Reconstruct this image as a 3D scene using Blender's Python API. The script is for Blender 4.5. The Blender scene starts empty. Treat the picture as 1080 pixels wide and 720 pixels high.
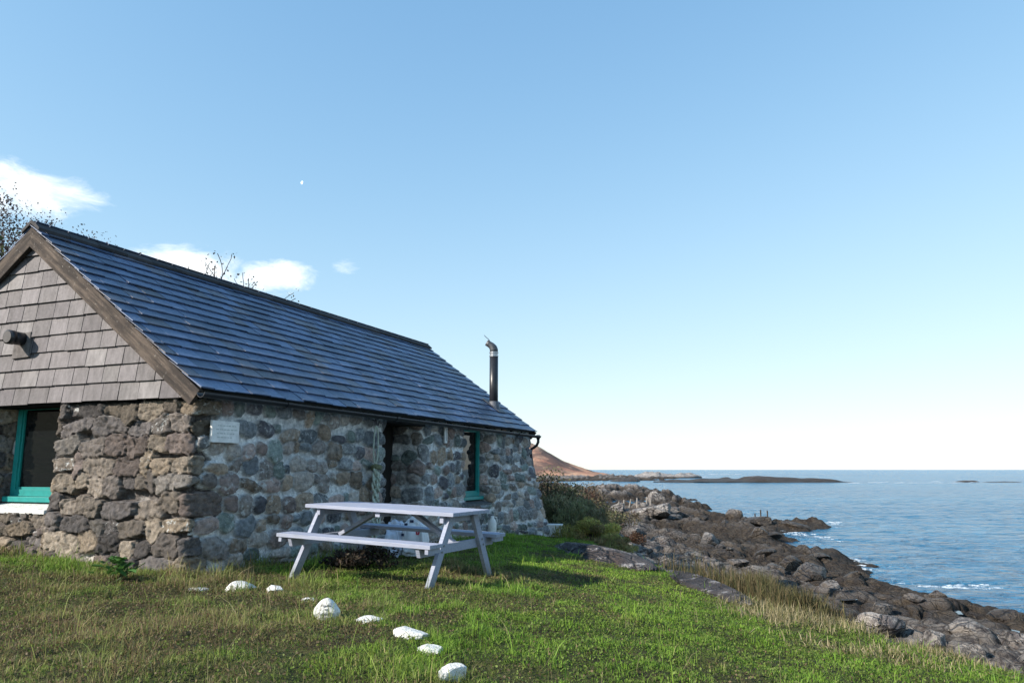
import bpy, bmesh, math, random
import numpy as np
from mathutils import Vector, Matrix
R = math.radians
SC = bpy.context.scene
COL = SC.collection

# ------------------------------------------------------------------ camera, sky, sun, exposure
EYE = 1.14
SEA = -3.10
FPX, PITCH = 800.0, math.atan(135 / 800.0)
cam_d = bpy.data.cameras.new("camera")
cam = bpy.data.objects.new("camera", cam_d)
COL.objects.link(cam)
cam.location = (0, 0, EYE)
cam.rotation_euler = (math.pi / 2 + PITCH, 0, 0)
cam_d.sensor_width = 36.0
cam_d.lens = FPX / 1080.0 * 36.0
cam_d.clip_start = 0.05
cam_d.clip_end = 60000
SC.camera = cam

SUN_AZ, SUN_EL = R(-114), R(28.5)          # azimuth clockwise from the view heading
sdir = Vector((math.sin(SUN_AZ) * math.cos(SUN_EL), math.cos(SUN_AZ) * math.cos(SUN_EL), math.sin(SUN_EL)))
sun_d = bpy.data.lights.new("sun", 'SUN')
sun_d.energy = 2.0
sun_d.angle = R(0.5)
sun_d.color = (1.0, 0.91, 0.80)
sun = bpy.data.objects.new("sun", sun_d)
COL.objects.link(sun)
sun.rotation_euler = sdir.to_track_quat('Z', 'Y').to_euler()
sun.location = sdir * 50

W = bpy.data.worlds.new("World")
SC.world = W
W.use_nodes = True
nt = W.node_tree
nt.nodes.clear()
wo = nt.nodes.new('ShaderNodeOutputWorld')
bg = nt.nodes.new('ShaderNodeBackground')
sky = nt.nodes.new('ShaderNodeTexSky')
sky.sky_type = 'NISHITA'
sky.sun_disc = False
sky.sun_elevation = SUN_EL
sky.sun_rotation = SUN_AZ
sky.altitude = 0
sky.air_density = 1.0
sky.dust_density = 0.1
sky.ozone_density = 3.0
bg.inputs['Strength'].default_value = 0.15
def wn(t, **kw):
    n = nt.nodes.new(t)
    for k, v in kw.items():
        setattr(n, k, v)
    return n
def wmath(op, a, b=None, c=None):
    n = nt.nodes.new('ShaderNodeMath'); n.operation = op
    for i, v in enumerate((a, b, c)):
        if v is None: continue
        if isinstance(v, (int, float)): n.inputs[i].default_value = v
        else: nt.links.new(v, n.inputs[i])
    return n.outputs[0]
tc = nt.nodes.new('ShaderNodeTexCoord')
sep = nt.nodes.new('ShaderNodeSeparateXYZ')
nt.links.new(tc.outputs['Generated'], sep.inputs[0])
az = wmath('ARCTAN2', sep.outputs[0], sep.outputs[1])
el = wmath('ARCSINE', sep.outputs[2])
cmb = nt.nodes.new('ShaderNodeCombineXYZ')
nt.links.new(az, cmb.inputs[0]); nt.links.new(wmath('MULTIPLY', el, 2.2), cmb.inputs[1])
noi = nt.nodes.new('ShaderNodeTexNoise')
noi.inputs['Scale'].default_value = 15.0
noi.inputs['Detail'].default_value = 8.0
noi.inputs['Roughness'].default_value = 0.66
noi.inputs['Distortion'].default_value = 0.4
nt.links.new(cmb.outputs[0], noi.inputs['Vector'])
# cloud banks low over the hill on the landward side: azimuth, elevation, half widths (deg), strength
CLOUDS = [(-35.2, 17.4, 5.8, 1.9, 1.7), (-23.6, 13.9, 4.8, 1.6, 1.8), (-18.2, 13.7, 3.9, 1.3, 1.6),
          (-12.7, 14.9, 0.9, 0.6, 0.45), (-60, 16, 14, 3, 1.0), (-85, 22, 12, 3, 0.9),
          (-120, 15, 15, 4, 1.0), (150, 14, 18, 4, 0.9)]
tot = None
for (a, e, wa, we, s) in CLOUDS:
    da = wmath('DIVIDE', wmath('SUBTRACT', az, R(a)), R(wa))
    de = wmath('DIVIDE', wmath('SUBTRACT', el, R(e)), R(we))
    r2 = wmath('ADD', wmath('MULTIPLY', da, da), wmath('MULTIPLY', de, de))
    m = wmath('MULTIPLY', wmath('MAXIMUM', wmath('SUBTRACT', 1.0, r2), -3.0), s)
    tot = m if tot is None else wmath('MAXIMUM', tot, m)
dens = wmath('ADD', tot, wmath('MULTIPLY', wmath('SUBTRACT', noi.outputs['Fac'], 0.5), 5.0))
mr = nt.nodes.new('ShaderNodeMapRange')
mr.interpolation_type = 'SMOOTHSTEP'
nt.links.new(dens, mr.inputs['Value'])
mr.inputs['From Min'].default_value = -0.15
mr.inputs['From Max'].default_value = 1.9
mixc = nt.nodes.new('ShaderNodeMix'); mixc.data_type = 'RGBA'
nt.links.new(wmath('MULTIPLY', mr.outputs['Result'], 0.82), mixc.inputs['Factor'])
# the bright rim of the sky is rolled off the way the photograph's exposure holds it
def wvec(op, a, b):
    n = nt.nodes.new('ShaderNodeVectorMath'); n.operation = op
    for i, v in enumerate((a, b)):
        if isinstance(v, tuple): n.inputs[i].default_value = v
        else: nt.links.new(v, n.inputs[i])
    return n.outputs[0]
KS = 0.38
rolled = wvec('DIVIDE', sky.outputs[0], wvec('ADD', wvec('MULTIPLY', sky.outputs[0], (KS, KS, KS)), (1, 1, 1)))
hs = nt.nodes.new('ShaderNodeHueSaturation'); hs.inputs['Saturation'].default_value = 1.2
nt.links.new(wvec('MULTIPLY', rolled, (0.95, 1.0, 1.03)), hs.inputs['Color'])
nt.links.new(hs.outputs[0], mixc.inputs[6])
mixc.inputs[7].default_value = (2.45, 2.5, 2.5, 1)
nt.links.new(mixc.outputs[2], bg.inputs['Color'])
nt.links.new(bg.outputs[0], wo.inputs['Surface'])

SC.view_settings.view_transform = 'Standard'
SC.view_settings.look = 'None'
SC.view_settings.exposure = 1.95
SC.view_settings.gamma = 1.0
SC.view_settings.use_curve_mapping = False
SC.render.engine = 'CYCLES'
SC.cycles.max_bounces = 6
SC.cycles.transparent_max_bounces = 8
SC.cycles.use_denoising = True

# ------------------------------------------------------------------ helpers
rng = np.random.default_rng(7)
random.seed(7)

def hash2(ix, iy, seed):
    h = (ix.astype(np.int64) * 374761393 + iy.astype(np.int64) * 668265263 + seed * 1442695041) & 0xffffffff
    h = ((h ^ (h >> 13)) * 1274126177) & 0xffffffff
    h = h ^ (h >> 16)
    return (h & 0xffffff) / float(0xffffff)
def vnoise(x, y, seed=0):
    ix = np.floor(x); iy = np.floor(y); fx = x - ix; fy = y - iy
    fx = fx * fx * fx * (fx * (fx * 6 - 15) + 10); fy = fy * fy * fy * (fy * (fy * 6 - 15) + 10)
    a = hash2(ix, iy, seed); b = hash2(ix + 1, iy, seed); c = hash2(ix, iy + 1, seed); d = hash2(ix + 1, iy + 1, seed)
    return (a + (b - a) * fx) * (1 - fy) + (c + (d - c) * fx) * fy
def fbm(x, y, octv=4, seed=0, gain=0.5):
    s = 0; a = 1.0; t = 0
    for i in range(octv):
        s = s + a * vnoise(x + 13.7 * i, y - 7.3 * i, seed + i); t += a; a *= gain; x = x * 2.03; y = y * 2.03
    return s / t
def noise3(v, sc, seed):
    x, y, z = v[:, 0] * sc, v[:, 1] * sc, v[:, 2] * sc
    return (fbm(x + 0.31 * z, y + .2 * z, 3, seed) + fbm(y + .4 * x, z - .3 * y, 3, seed + 50) + fbm(z + .1, x + .23 * z, 3, seed + 90)) / 3
def sstep(a, b, x):
    t = np.clip((x - a) / (b - a), 0, 1)
    return t * t * (3 - 2 * t)

def worley(x, y, seed):
    ix = np.floor(x); iy = np.floor(y); f1 = np.full(x.shape, 9.0); f2 = np.full(x.shape, 9.0); idv = np.zeros(x.shape)
    for i in (-1, 0, 1):
        for j in (-1, 0, 1):
            cx, cy = ix + i, iy + j; px_ = cx + .1 + .8 * hash2(cx, cy, seed); py_ = cy + .1 + .8 * hash2(cx, cy, seed + 1)
            d = np.hypot(x - px_, y - py_); nb = d < f1
            f2 = np.where(nb, f1, np.minimum(f2, d)); f1 = np.where(nb, d, f1); idv = np.where(nb, hash2(cx, cy, seed + 2), idv)
    return f1, f2, idv
def blocks(x, y, sc, seed):
    """fractured rock: tilted flat topped blocks with open joints"""
    wx = x / sc + .5 * (fbm(x / sc * 1.1, y / sc * 1.1, 3, seed + 9) - .5); wy = y / sc * 1.25 + .5 * (fbm(x / sc * 1.1 + 7, y / sc, 3, seed + 11) - .5)
    f1, f2, idv = worley(wx, wy, seed); e = np.clip((f2 - f1) / .22, 0, 1)
    return (idv - .5) + (np.sqrt(e) - 1) * .55 - f1 * .35

def mesh_np(name, V, quads=None, tris=None, col=None, smooth=False):
    V = np.asarray(V, np.float32)
    me = bpy.data.meshes.new(name)
    me.vertices.add(len(V)); me.vertices.foreach_set("co", V.ravel())
    idx = []; starts = []; n0 = 0
    if quads is not None and len(quads):
        q = np.asarray(quads, np.int32); idx.append(q.ravel()); starts.append(np.arange(len(q)) * 4); n0 = len(q) * 4
    if tris is not None and len(tris):
        t = np.asarray(tris, np.int32); idx.append(t.ravel()); starts.append(n0 + np.arange(len(t)) * 3)
    idx = np.concatenate(idx); starts = np.concatenate(starts).astype(np.int32)
    me.loops.add(len(idx)); me.loops.foreach_set("vertex_index", idx.astype(np.int32))
    me.polygons.add(len(starts)); me.polygons.foreach_set("loop_start", starts)
    me.update(calc_edges=True)
    if col is not None:
        a = me.attributes.new("Col", 'FLOAT_COLOR', 'POINT')
        c = np.ones((len(V), 4), np.float32); c[:, :np.asarray(col).shape[1]] = col
        a.data.foreach_set("color", c.ravel())
    me.polygons.foreach_set("use_smooth", np.full(len(starts), smooth))
    me.validate()
    return me

def obj(name, me, m, parent=None, loc=None):
    o = bpy.data.objects.new(name, me)
    COL.objects.link(o)
    if m is not None and not me.materials:
        me.materials.append(m)
    if parent is not None: o.parent = parent
    if loc is not None: o.location = loc
    return o
def empty(name, loc=(0, 0, 0), rz=0.0):
    o = bpy.data.objects.new(name, None); COL.objects.link(o)
    o.location = loc; o.rotation_euler = (0, 0, rz); o.empty_display_size = 0.2
    return o
def tag(o, label=None, cat=None, group=None, kind=None):
    if label: o['label'] = label
    if cat: o['category'] = cat
    if group: o['group'] = group
    if kind: o['kind'] = kind
    return o

class MB:
    """collects shapes with a colour per vertex and builds ONE mesh"""
    def __init__(s): s.V = []; s.F = []; s.C = []
    def add(s, vs, fs, c=(1, 1, 1)):
        b = len(s.V); s.V += [tuple(v) for v in vs]; s.C += [tuple(c)] * len(vs)
        s.F += [tuple(b + i for i in f) for f in fs]
    def hexa(s, p, c=(1, 1, 1)):
        s.add(p, [(0, 3, 2, 1), (4, 5, 6, 7), (0, 1, 5, 4), (1, 2, 6, 5), (2, 3, 7, 6), (3, 0, 4, 7)], c)
    def box(s, lo, hi, c=(1, 1, 1)):
        x0, y0, z0 = lo; x1, y1, z1 = hi
        s.hexa([(x0, y0, z0), (x1, y0, z0), (x1, y1, z0), (x0, y1, z0), (x0, y0, z1), (x1, y0, z1), (x1, y1, z1), (x0, y1, z1)], c)
    def beam(s, a, b, w, t, up=(0, 0, 1), c=(1, 1, 1)):
        """bar from a to b; w across (horizontal), t along up"""
        a = Vector(a); b = Vector(b); d = (b - a).normalized(); up = Vector(up)
        sx = d.cross(up).normalized(); uz = sx.cross(d).normalized()
        q = [(-1, -1), (1, -1), (1, 1), (-1, 1)]
        s.hexa([a + sx * (i * w / 2) + uz * (j * t / 2) for i, j in q] + [b + sx * (i * w / 2) + uz * (j * t / 2) for i, j in q], c)
    def tube(s, pts, rad, n=8, c=(1, 1, 1), cap=True):
        pts = [Vector(p) for p in pts]; rs = rad if isinstance(rad, (list, tuple)) else [rad] * len(pts)
        vs = []; fs = []; prev = None
        for i, p in enumerate(pts):
            d = (pts[min(i + 1, len(pts) - 1)] - pts[max(i - 1, 0)]).normalized()
            if prev is None:
                a = d.cross(Vector((0, 0, 1)))
                if a.length < 1e-3: a = d.cross(Vector((1, 0, 0)))
                a.normalize()
            else:
                a = (prev - d * prev.dot(d)).normalized()
            prev = a; b = d.cross(a)
            for k in range(n):
                t = 2 * math.pi * k / n
                vs.append(p + (a * math.cos(t) + b * math.sin(t)) * rs[i])
        for i in range(len(pts) - 1):
            for k in range(n):
                k2 = (k + 1) % n
                fs.append((i * n + k, i * n + k2, (i + 1) * n + k2, (i + 1) * n + k))
        if cap:
            fs.append(tuple(range(n))[::-1]); fs.append(tuple((len(pts) - 1) * n + k for k in range(n)))
        s.add(vs, fs, c)
    def build(s, name, m, parent=None, smooth=False, bevel=0.0, loc=None):
        me = bpy.data.meshes.new(name)
        me.from_pydata([tuple(v) for v in s.V], [], s.F)
        a = me.attributes.new("Col", 'FLOAT_COLOR', 'POINT')
        a.data.foreach_set("color", np.c_[np.array(s.C, np.float32)[:, :3], np.ones(len(s.C), np.float32)].astype(np.float32).ravel())
        bm = bmesh.new(); bm.from_mesh(me); bmesh.ops.recalc_face_normals(bm, faces=bm.faces)
        if bevel:
            bmesh.ops.bevel(bm, geom=[e for e in bm.edges if e.calc_face_angle(0) > 0.6], offset=bevel, segments=2, affect='EDGES', profile=0.7)
        bm.to_mesh(me); bm.free()
        if smooth: me.polygons.foreach_set("use_smooth", [True] * len(me.polygons))
        return obj(name, me, m, parent, loc)

# ---- materials
class NT:
    def __init__(s, name):
        s.m = bpy.data.materials.new(name); s.m.use_nodes = True
        s.t = s.m.node_tree; s.b = s.t.nodes['Principled BSDF']; s.out = s.t.nodes['Material Output']
        s.tc = None
    def n(s, t, **kw):
        x = s.t.nodes.new(t)
        for k, v in kw.items(): setattr(x, k, v)
        return x
    def l(s, a, b): s.t.links.new(a, b)
    def pos(s):
        return s.n('ShaderNodeNewGeometry').outputs['Position']
    def oc(s):
        if s.tc is None: s.tc = s.n('ShaderNodeTexCoord')
        return s.tc.outputs['Object']
    def scale(s, v, xyz):
        x = s.n('ShaderNodeMapping'); s.l(v, x.inputs['Vector']); x.inputs['Scale'].default_value = xyz; return x.outputs[0]
    def noise(s, v, sc, det=4, rough=0.55, dist=0.0):
        x = s.n('ShaderNodeTexNoise'); s.l(v, x.inputs['Vector']); x.inputs['Scale'].default_value = sc
        x.inputs['Detail'].default_value = det; x.inputs['Roughness'].default_value = rough; x.inputs['Distortion'].default_value = dist
        return x.outputs['Fac']
    def voro(s, v, sc, feature='DISTANCE_TO_EDGE'):
        x = s.n('ShaderNodeTexVoronoi'); x.feature = feature; s.l(v, x.inputs['Vector']); x.inputs['Scale'].default_value = sc
        return x.outputs['Distance']
    def rng(s, v, a, b, c=0.0, d=1.0):
        x = s.n('ShaderNodeMapRange'); s.l(v, x.inputs['Value'])
        for i, q in zip(('From Min', 'From Max', 'To Min', 'To Max'), (a, b, c, d)): x.inputs[i].default_value = q
        return x.outputs['Result']
    def math(s, op, a, b):
        x = s.n('ShaderNodeMath'); x.operation = op
        for i, v in enumerate((a, b)):
            if isinstance(v, (int, float)): x.inputs[i].default_value = v
            else: s.l(v, x.inputs[i])
        return x.outputs[0]
    def mix(s, f, a, b, mode='MIX'):
        x = s.n('ShaderNodeMix'); x.data_type = 'RGBA'; x.blend_type = mode
        for i, v in ((0, f), (6, a), (7, b)):
            if isinstance(v, (int, float)): x.inputs[i].default_value = v
            elif isinstance(v, tuple): x.inputs[i].default_value = v + (1,) if len(v) == 3 else v
            else: s.l(v, x.inputs[i])
        return x.outputs[2]
    def attr(s, nm='Col'):
        x = s.n('ShaderNodeAttribute'); x.attribute_name = nm; return x
    def bump(s, h, st=0.5, d=0.02):
        x = s.n('ShaderNodeBump'); x.inputs['Strength'].default_value = st; x.inputs['Distance'].default_value = d
        s.l(h, x.inputs['Height']); s.l(x.outputs[0], s.b.inputs['Normal']); return x
    def fin(s, col=None, rough=0.7, spec=0.5, metal=0.0):
        if col is not None:
            if isinstance(col, tuple): s.b.inputs['Base Color'].default_value = col + (1,)
            else: s.l(col, s.b.inputs['Base Color'])
        if isinstance(rough, (int, float)): s.b.inputs['Roughness'].default_value = rough
        else: s.l(rough, s.b.inputs['Roughness'])
        s.b.inputs['Specular IOR Level'].default_value = spec
        s.b.inputs['Metallic'].default_value = metal
        return s.m

def m_plain(name, col, rough=0.6, spec=0.4, var=0.25, sc=9.0, bump=0.15, metal=0.0, attr=False):
    k = NT(name); v = k.oc()
    f = k.noise(v, sc, 6, 0.65)
    base = k.attr().outputs['Color'] if attr else col
    c2 = k.mix(1.0, base, (1 - var, 1 - var, 1 - var), 'MULTIPLY')
    c3 = k.mix(k.rng(f, 0.35, 0.65), c2, base)
    k.bump(k.noise(v, sc * 6, 4, 0.7), bump, 0.01)
    return k.fin(c3, rough, spec, metal)

def m_leaf(name, trans=0.3, rough=0.6):
    k = NT(name); a = k.attr()
    k.fin(a.outputs['Color'], rough, 0.25)
    tr = k.n('ShaderNodeBsdfTranslucent'); k.l(a.outputs['Color'], tr.inputs['Color'])
    mx = k.n('ShaderNodeMixShader'); mx.inputs[0].default_value = trans
    k.l(k.b.outputs[0], mx.inputs[1]); k.l(tr.outputs[0], mx.inputs[2]); k.l(mx.outputs[0], k.out.inputs['Surface'])
    return k.m

def m_stonewall():
    k = NT('rubble_stone'); a = k.attr(); v = k.oc()
    n1 = k.noise(v, 14, 8, 0.7); n2 = k.noise(v, 55, 5, 0.7); n3 = k.noise(k.scale(v, (1, 1, 0.6)), 6, 6, 0.65, 0.6)
    c = k.mix(k.rng(n1, 0.3, 0.7), k.mix(1.0, a.outputs['Color'], (0.42, 0.43, 0.45), 'MULTIPLY'), k.mix(1.0, a.outputs['Color'], (1.6, 1.56, 1.52), 'MULTIPLY'))
    c = k.mix(k.rng(n2, 0.5, 0.8, 0, 0.55), c, (0.05, 0.05, 0.05))
    # limewash and lichen, more where the alpha of the attribute is high
    lich = k.math('MULTIPLY', k.rng(k.noise(v, 15, 7, 0.72, 0.4), 0.55, 0.61), a.outputs['Alpha'])
    c = k.mix(lich, c, (0.62, 0.64, 0.63))
    k.bump(k.math('ADD', k.math('MULTIPLY', n1, 1.0), k.math('MULTIPLY', n2, 0.6)), 1.0, 0.035)
    return k.fin(c, 0.85, 0.25)

def m_slate(name, dark=0.7, rough=0.42, spec=0.5):
    k = NT(name); a = k.attr(); v = k.oc()
    n1 = k.noise(k.scale(v, (3, 3, 1)), 4, 6, 0.65); n2 = k.noise(v, 40, 4, 0.7)
    c = k.mix(k.rng(n1, 0.3, 0.7), k.mix(1.0, a.outputs['Color'], (dark, dark, dark), 'MULTIPLY'), a.outputs['Color'])
    c = k.mix(k.rng(k.noise(v, 23, 6, 0.75), 0.67, 0.75, 0, 0.5), c, (0.45, 0.46, 0.44))
    k.bump(k.math('ADD', n1, k.math('MULTIPLY', n2, 0.4)), 0.35, 0.02)
    return k.fin(c, k.rng(n2, 0.3, 0.7, rough - 0.08, rough + 0.12), spec)

def m_wood(name, c0, c1, sc=(30, 3, 30), rough=0.8, attr=False):
    k = NT(name); v = k.oc()
    g = k.noise(k.scale(v, sc), 1.0, 8, 0.7, 0.5); n = k.noise(v, 5, 5, 0.6)
    c = k.mix(k.rng(g, 0.35, 0.65), c0, c1)
    c = k.mix(k.rng(n, 0.5, 0.75, 0, 0.6), c, tuple(x * 0.45 for x in c0))
    if attr: c = k.mix(1.0, c, k.attr().outputs['Color'], 'MULTIPLY')
    k.bump(g, 0.5, 0.01)
    return k.fin(c, rough, 0.25)

def m_painted(name):
    k = NT(name); v = k.oc(); g = k.noise(k.scale(v, (2.5, 55, 55)), 1.0, 8, .7, .4); n = k.noise(v, 3.5, 6, .65); f = k.noise(k.scale(v, (14, 60, 60)), 1.0, 6, .75)
    c = k.mix(k.rng(g, .35, .65), (.255, .28, .36), (.375, .405, .50)); c = k.mix(k.rng(n, .52, .72, 0, .45), c, (.26, .28, .27))
    c = k.mix(k.rng(f, .66, .72, 0, .8), c, (.17, .15, .135))
    pz = k.n('ShaderNodeSeparateXYZ'); k.l(v, pz.inputs[0]); c = k.mix(k.rng(k.math('ADD', pz.outputs[2], k.math('MULTIPLY', n, .18)), .06, .26, .75, 0), c, (.10, .115, .06))
    k.bump(g, .5, .01); return k.fin(c, .7, .25)
def rock_color(k, v, tide=0.0, pale=0.0, zone=0.85):
    """weathered shore rock: grey pink slabs, pale lichen, rust, dark seaweed band near the tide line"""
    big = k.noise(v, 0.6, 5, 0.6, 0.5); mid = k.noise(v, 3.2, 7, 0.68); fine = k.noise(v, 17, 6, 0.7)
    c = k.mix(k.rng(big, 0.35, 0.65), (0.125 + pale, 0.115 + pale, 0.115 + pale), (0.40 + pale, 0.36 + pale, 0.335 + pale))
    c = k.mix(k.rng(mid, 0.35, 0.68), k.mix(1.0, c, (0.42, 0.42, 0.46), 'MULTIPLY'), c)
    c = k.mix(k.rng(k.noise(v, 1.7, 6, 0.6), 0.56, 0.68, 0, 0.7), c, (0.16, 0.105, 0.075))
    c = k.mix(k.rng(k.math('ADD', mid, k.math('MULTIPLY', k.noise(v, 7.5, 6, 0.7), 0.8)), 0.96, 1.06, 0, 0.9), c, (0.68, 0.65, 0.62))
    c = k.mix(k.rng(fine, 0.55, 0.75, 0, 0.5), c, (0.035, 0.033, 0.035))
    pz = k.n('ShaderNodeSeparateXYZ'); k.l(k.pos(), pz.inputs[0])
    zn = k.rng(k.math('ADD', pz.outputs[2], k.math('MULTIPLY', mid, 1.6)), SEA + 0.9, SEA + 1.9, 0, zone)
    c = k.mix(k.math('MULTIPLY', zn, k.rng(k.noise(v, 2.4, 7, .7), .44, .56)), c, (.50, .455, .41))
    crack = k.voro(k.mix(0.12, v, k.n('ShaderNodeTexNoise').outputs['Color']), 1.3)
    c = k.mix(k.rng(crack, 0.0, 0.035, 0.75, 0.0), c, (0.025, 0.023, 0.025))
    crack2 = k.voro(k.mix(0.25, k.scale(v, (1, .55, 1.6)), k.n('ShaderNodeTexNoise').outputs['Color']), 3.6)
    c = k.mix(k.rng(crack2, 0.0, 0.05, 0.6, 0.0), c, (0.03, 0.027, 0.027))
    wet = k.rng(k.math('ADD', pz.outputs[2], k.math('MULTIPLY', mid, -1.2)), SEA + 0.0 + tide, SEA + 0.7 + tide, 0.9, 0.0)
    c = k.mix(wet, c, k.mix(k.rng(mid, .4, .6), (0.030, 0.024, 0.020), (0.075, 0.055, 0.035)))
    hgt = k.math('ADD', k.math('ADD', k.math('MULTIPLY', mid, 1.0), k.math('MULTIPLY', fine, 0.55)), k.math('ADD', k.rng(crack, 0, 0.05, -0.6, 0), k.rng(crack2, 0, 0.08, -0.45, 0)))
    return c, hgt, wet

def m_rock(name='shore_rock', tide=0.0, pale=0.0, zone=0.85, dark=1.0):
    k = NT(name); c, h, wet = rock_color(k, k.pos(), tide, pale, zone)
    if dark != 1.0: c = k.mix(1.0, c, (dark, dark, dark * 1.06), 'MULTIPLY')
    k.bump(h, 1.0, 0.22)
    return k.fin(c, k.rng(wet, 0, 1, 0.85, 0.45), 0.35)

def m_ground():
    k = NT('ground_cover'); v = k.pos(); a = k.attr()
    c, h, wet = rock_color(k, v)
    g1 = k.noise(v, 1.1, 6, 0.6); g2 = k.noise(v, 24, 5, 0.75)
    soil = k.mix(k.rng(g2, 0.35, 0.7), (0.075, 0.085, 0.03), (0.13, 0.145, 0.048))
    soil = k.mix(k.rng(g1, 0.45, 0.6, 0, 0.7), soil, (0.085, 0.062, 0.035))
    c = k.mix(a.outputs['Color'], c, soil)      # attribute is a mask, 1 = turf
    k.bump(k.math('ADD', h, g2), 1.0, 0.18)
    return k.fin(c, 0.9, 0.2)

def m_water():
    k = NT('sea_water'); v = k.pos()
    s1 = k.noise(k.scale(v, (0.6, 1.0, 1)), 1.3, 5, 0.62, 0.5)
    s2 = k.noise(k.scale(v, (0.45, 1.0, 1)), 0.32, 5, 0.6, 0.6)
    s3 = k.noise(k.scale(v, (0.25, 1.0, 1)), 0.025, 5, 0.65)
    h = k.math('ADD', k.math('MULTIPLY', s1, 0.8), k.math('MULTIPLY', s2, 2.4))
    bm_ = k.bump(h, 1.0, 1.5)
    c = k.mix(k.rng(s3, 0.35, 0.65), (0.012, 0.12, 0.25), (0.032, 0.185, 0.33))
    k.fin(c, 0.16, 0.5)
    k.b.inputs['IOR'].default_value = 1.33
    return k.m

def m_limed():
    k = NT('limewashed_stone'); v = k.oc(); n = k.noise(v, 16, 7, .7); f = k.noise(v, 60, 4, .7)
    c = k.mix(k.rng(n, .35, .65), (.62, .62, .58), (.84, .84, .82)); c = k.mix(k.rng(f, .56, .66, 0, .7), c, (.22, .21, .18)); c = k.mix(k.rng(k.noise(v, 9, 5, .6), .58, .7, 0, .5), c, (.30, .33, .20))
    k.bump(k.math('ADD', n, k.math('MULTIPLY', f, .5)), .8, .03); return k.fin(c, .9, .15)
M = {
 'wall': m_stonewall(),
 'slate': m_slate('roof_slate', 0.6, 0.40, 0.6), 'gslate': m_slate('gable_slate', 0.5, 0.6, 0.3),
 'plastic': m_plain('black_gutter_plastic', (0.018, 0.02, 0.026), 0.35, 0.5, 0.3, 6, 0.05),
 'teal': m_plain('teal_paint', (0.012, 0.27, 0.25), 0.45, 0.4, 0.2, 12, 0.1),
 'paint': m_painted('pale_lilac_paint'),
 'white': m_plain('white_paint', (0.80, 0.80, 0.78), 0.6, 0.3, 0.22, 14, 0.3),
 'limew': m_limed(),
 'dark': m_plain('dark_interior', (0.012, 0.012, 0.013), 0.9, 0.1),
 'door': m_wood('dark_door_wood', (0.03, 0.028, 0.026), (0.015, 0.014, 0.014), (40, 40, 3)),
 'flue': m_plain('black_enamelled_steel', (0.022, 0.023, 0.028), 0.38, 0.5, 0.3, 8, 0.1),
 'steel': m_plain('dull_steel', (0.42, 0.43, 0.45), 0.35, 0.5, 0.3, 10, 0.1, 0.9),
 'dsteel': m_plain('sooty_steel', (0.10, 0.105, 0.115), 0.5, 0.5, 0.5, 14, 0.1, 0.35),
 'lead': m_plain('lead_sheet', (0.12, 0.13, 0.15), 0.55, 0.4, 0.4, 9, 0.3),
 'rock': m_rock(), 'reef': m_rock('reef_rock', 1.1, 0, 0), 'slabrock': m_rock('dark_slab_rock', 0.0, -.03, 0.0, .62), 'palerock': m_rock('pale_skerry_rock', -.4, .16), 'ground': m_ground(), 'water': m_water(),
 'leaf': m_leaf('foliage'), 'grass': m_leaf('grass_blades', 0.35), 'bark': m_plain('bark', (0.07, 0.055, 0.045), 0.9, 0.2, 0.5, 8, 0.6),
 'tint': m_plain('tinted', (1, 1, 1), 0.7, 0.3, 0.2, 10, 0.2, attr=True),
 'rope': m_plain('pale_rope', (0.56, 0.62, 0.52), 0.9, 0.2, 0.4, 40, 0.6),
 'bag': m_plain('white_plastic', (0.72, 0.74, 0.78), 0.4, 0.4, 0.12, 6, 0.1, attr=True),
 'ink': m_plain('faded_ink', (0.26, 0.26, 0.27), 0.8, 0.2), 'faint': m_plain('engraved_line', (0.52, 0.55, 0.53), 0.8, 0.2),
 'post': m_plain('grey_post_wood', (0.34, 0.31, 0.28), 0.9, 0.2, 0.4, 8, 0.4),
}
def m_barge(sign):
    k = NT('weathered_barge_wood'); x = k.n('ShaderNodeMapping'); k.l(k.oc(), x.inputs['Vector']); x.inputs['Rotation'].default_value = (-sign * math.atan2(2.255, 3.05), 0, 0)
    v = x.outputs[0]
    g = k.noise(k.scale(v, (20, 1.2, 28)), 1.0, 8, 0.7, 0.3); b_ = k.noise(k.scale(v, (4, 1.3, 6)), 1.3, 6, .7)
    c = k.mix(k.rng(g, .33, .66), (.03, .025, .023), (.165, .13, .105))
    c = k.mix(k.rng(b_, .42, .58, 0, .85), c, (.035, .03, .028))
    c = k.mix(k.rng(k.noise(v, 26, 5, .75), .62, .7, 0, .6), c, (.42, .40, .36))
    k.bump(g, .7, .015); return k.fin(c, .85, .2)
M['oldwood'] = m_barge(1); M['oldwood_b'] = m_barge(-1)
kg = NT('window_glass'); kg.fin((0.006, 0.008, 0.009), 0.03, 0.4); M['glass'] = kg.m
kf = NT('sea_foam'); _c = kf.fin(kf.mix(kf.rng(kf.noise(kf.pos(), 2.0, 6, .7), .4, .6), (0.42, 0.52, 0.60), (0.80, 0.84, 0.86)), 0.8, 0.3); _tr = kf.n('ShaderNodeBsdfTransparent'); _mx = kf.n('ShaderNodeMixShader'); kf.l(kf.rng(kf.noise(kf.scale(kf.pos(), (1, .55, 1)), 3.2, 8, .75, .8), .46, .58), _mx.inputs[0]); kf.l(_tr.outputs[0], _mx.inputs[1]); kf.l(kf.b.outputs[0], _mx.inputs[2]); kf.l(_mx.outputs[0], kf.out.inputs['Surface']); M['foam'] = kf.m
km = NT('moon_glow'); km.fin((0.8, 0.8, 0.8), 1.0, 0.0)
km.b.inputs['Emission Color'].default_value = (0.80, 0.92, 1.0, 1); km.b.inputs['Emission Strength'].default_value = 0.28; M['moon'] = km.m  # emission stands in for sunlight on the moon

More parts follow.
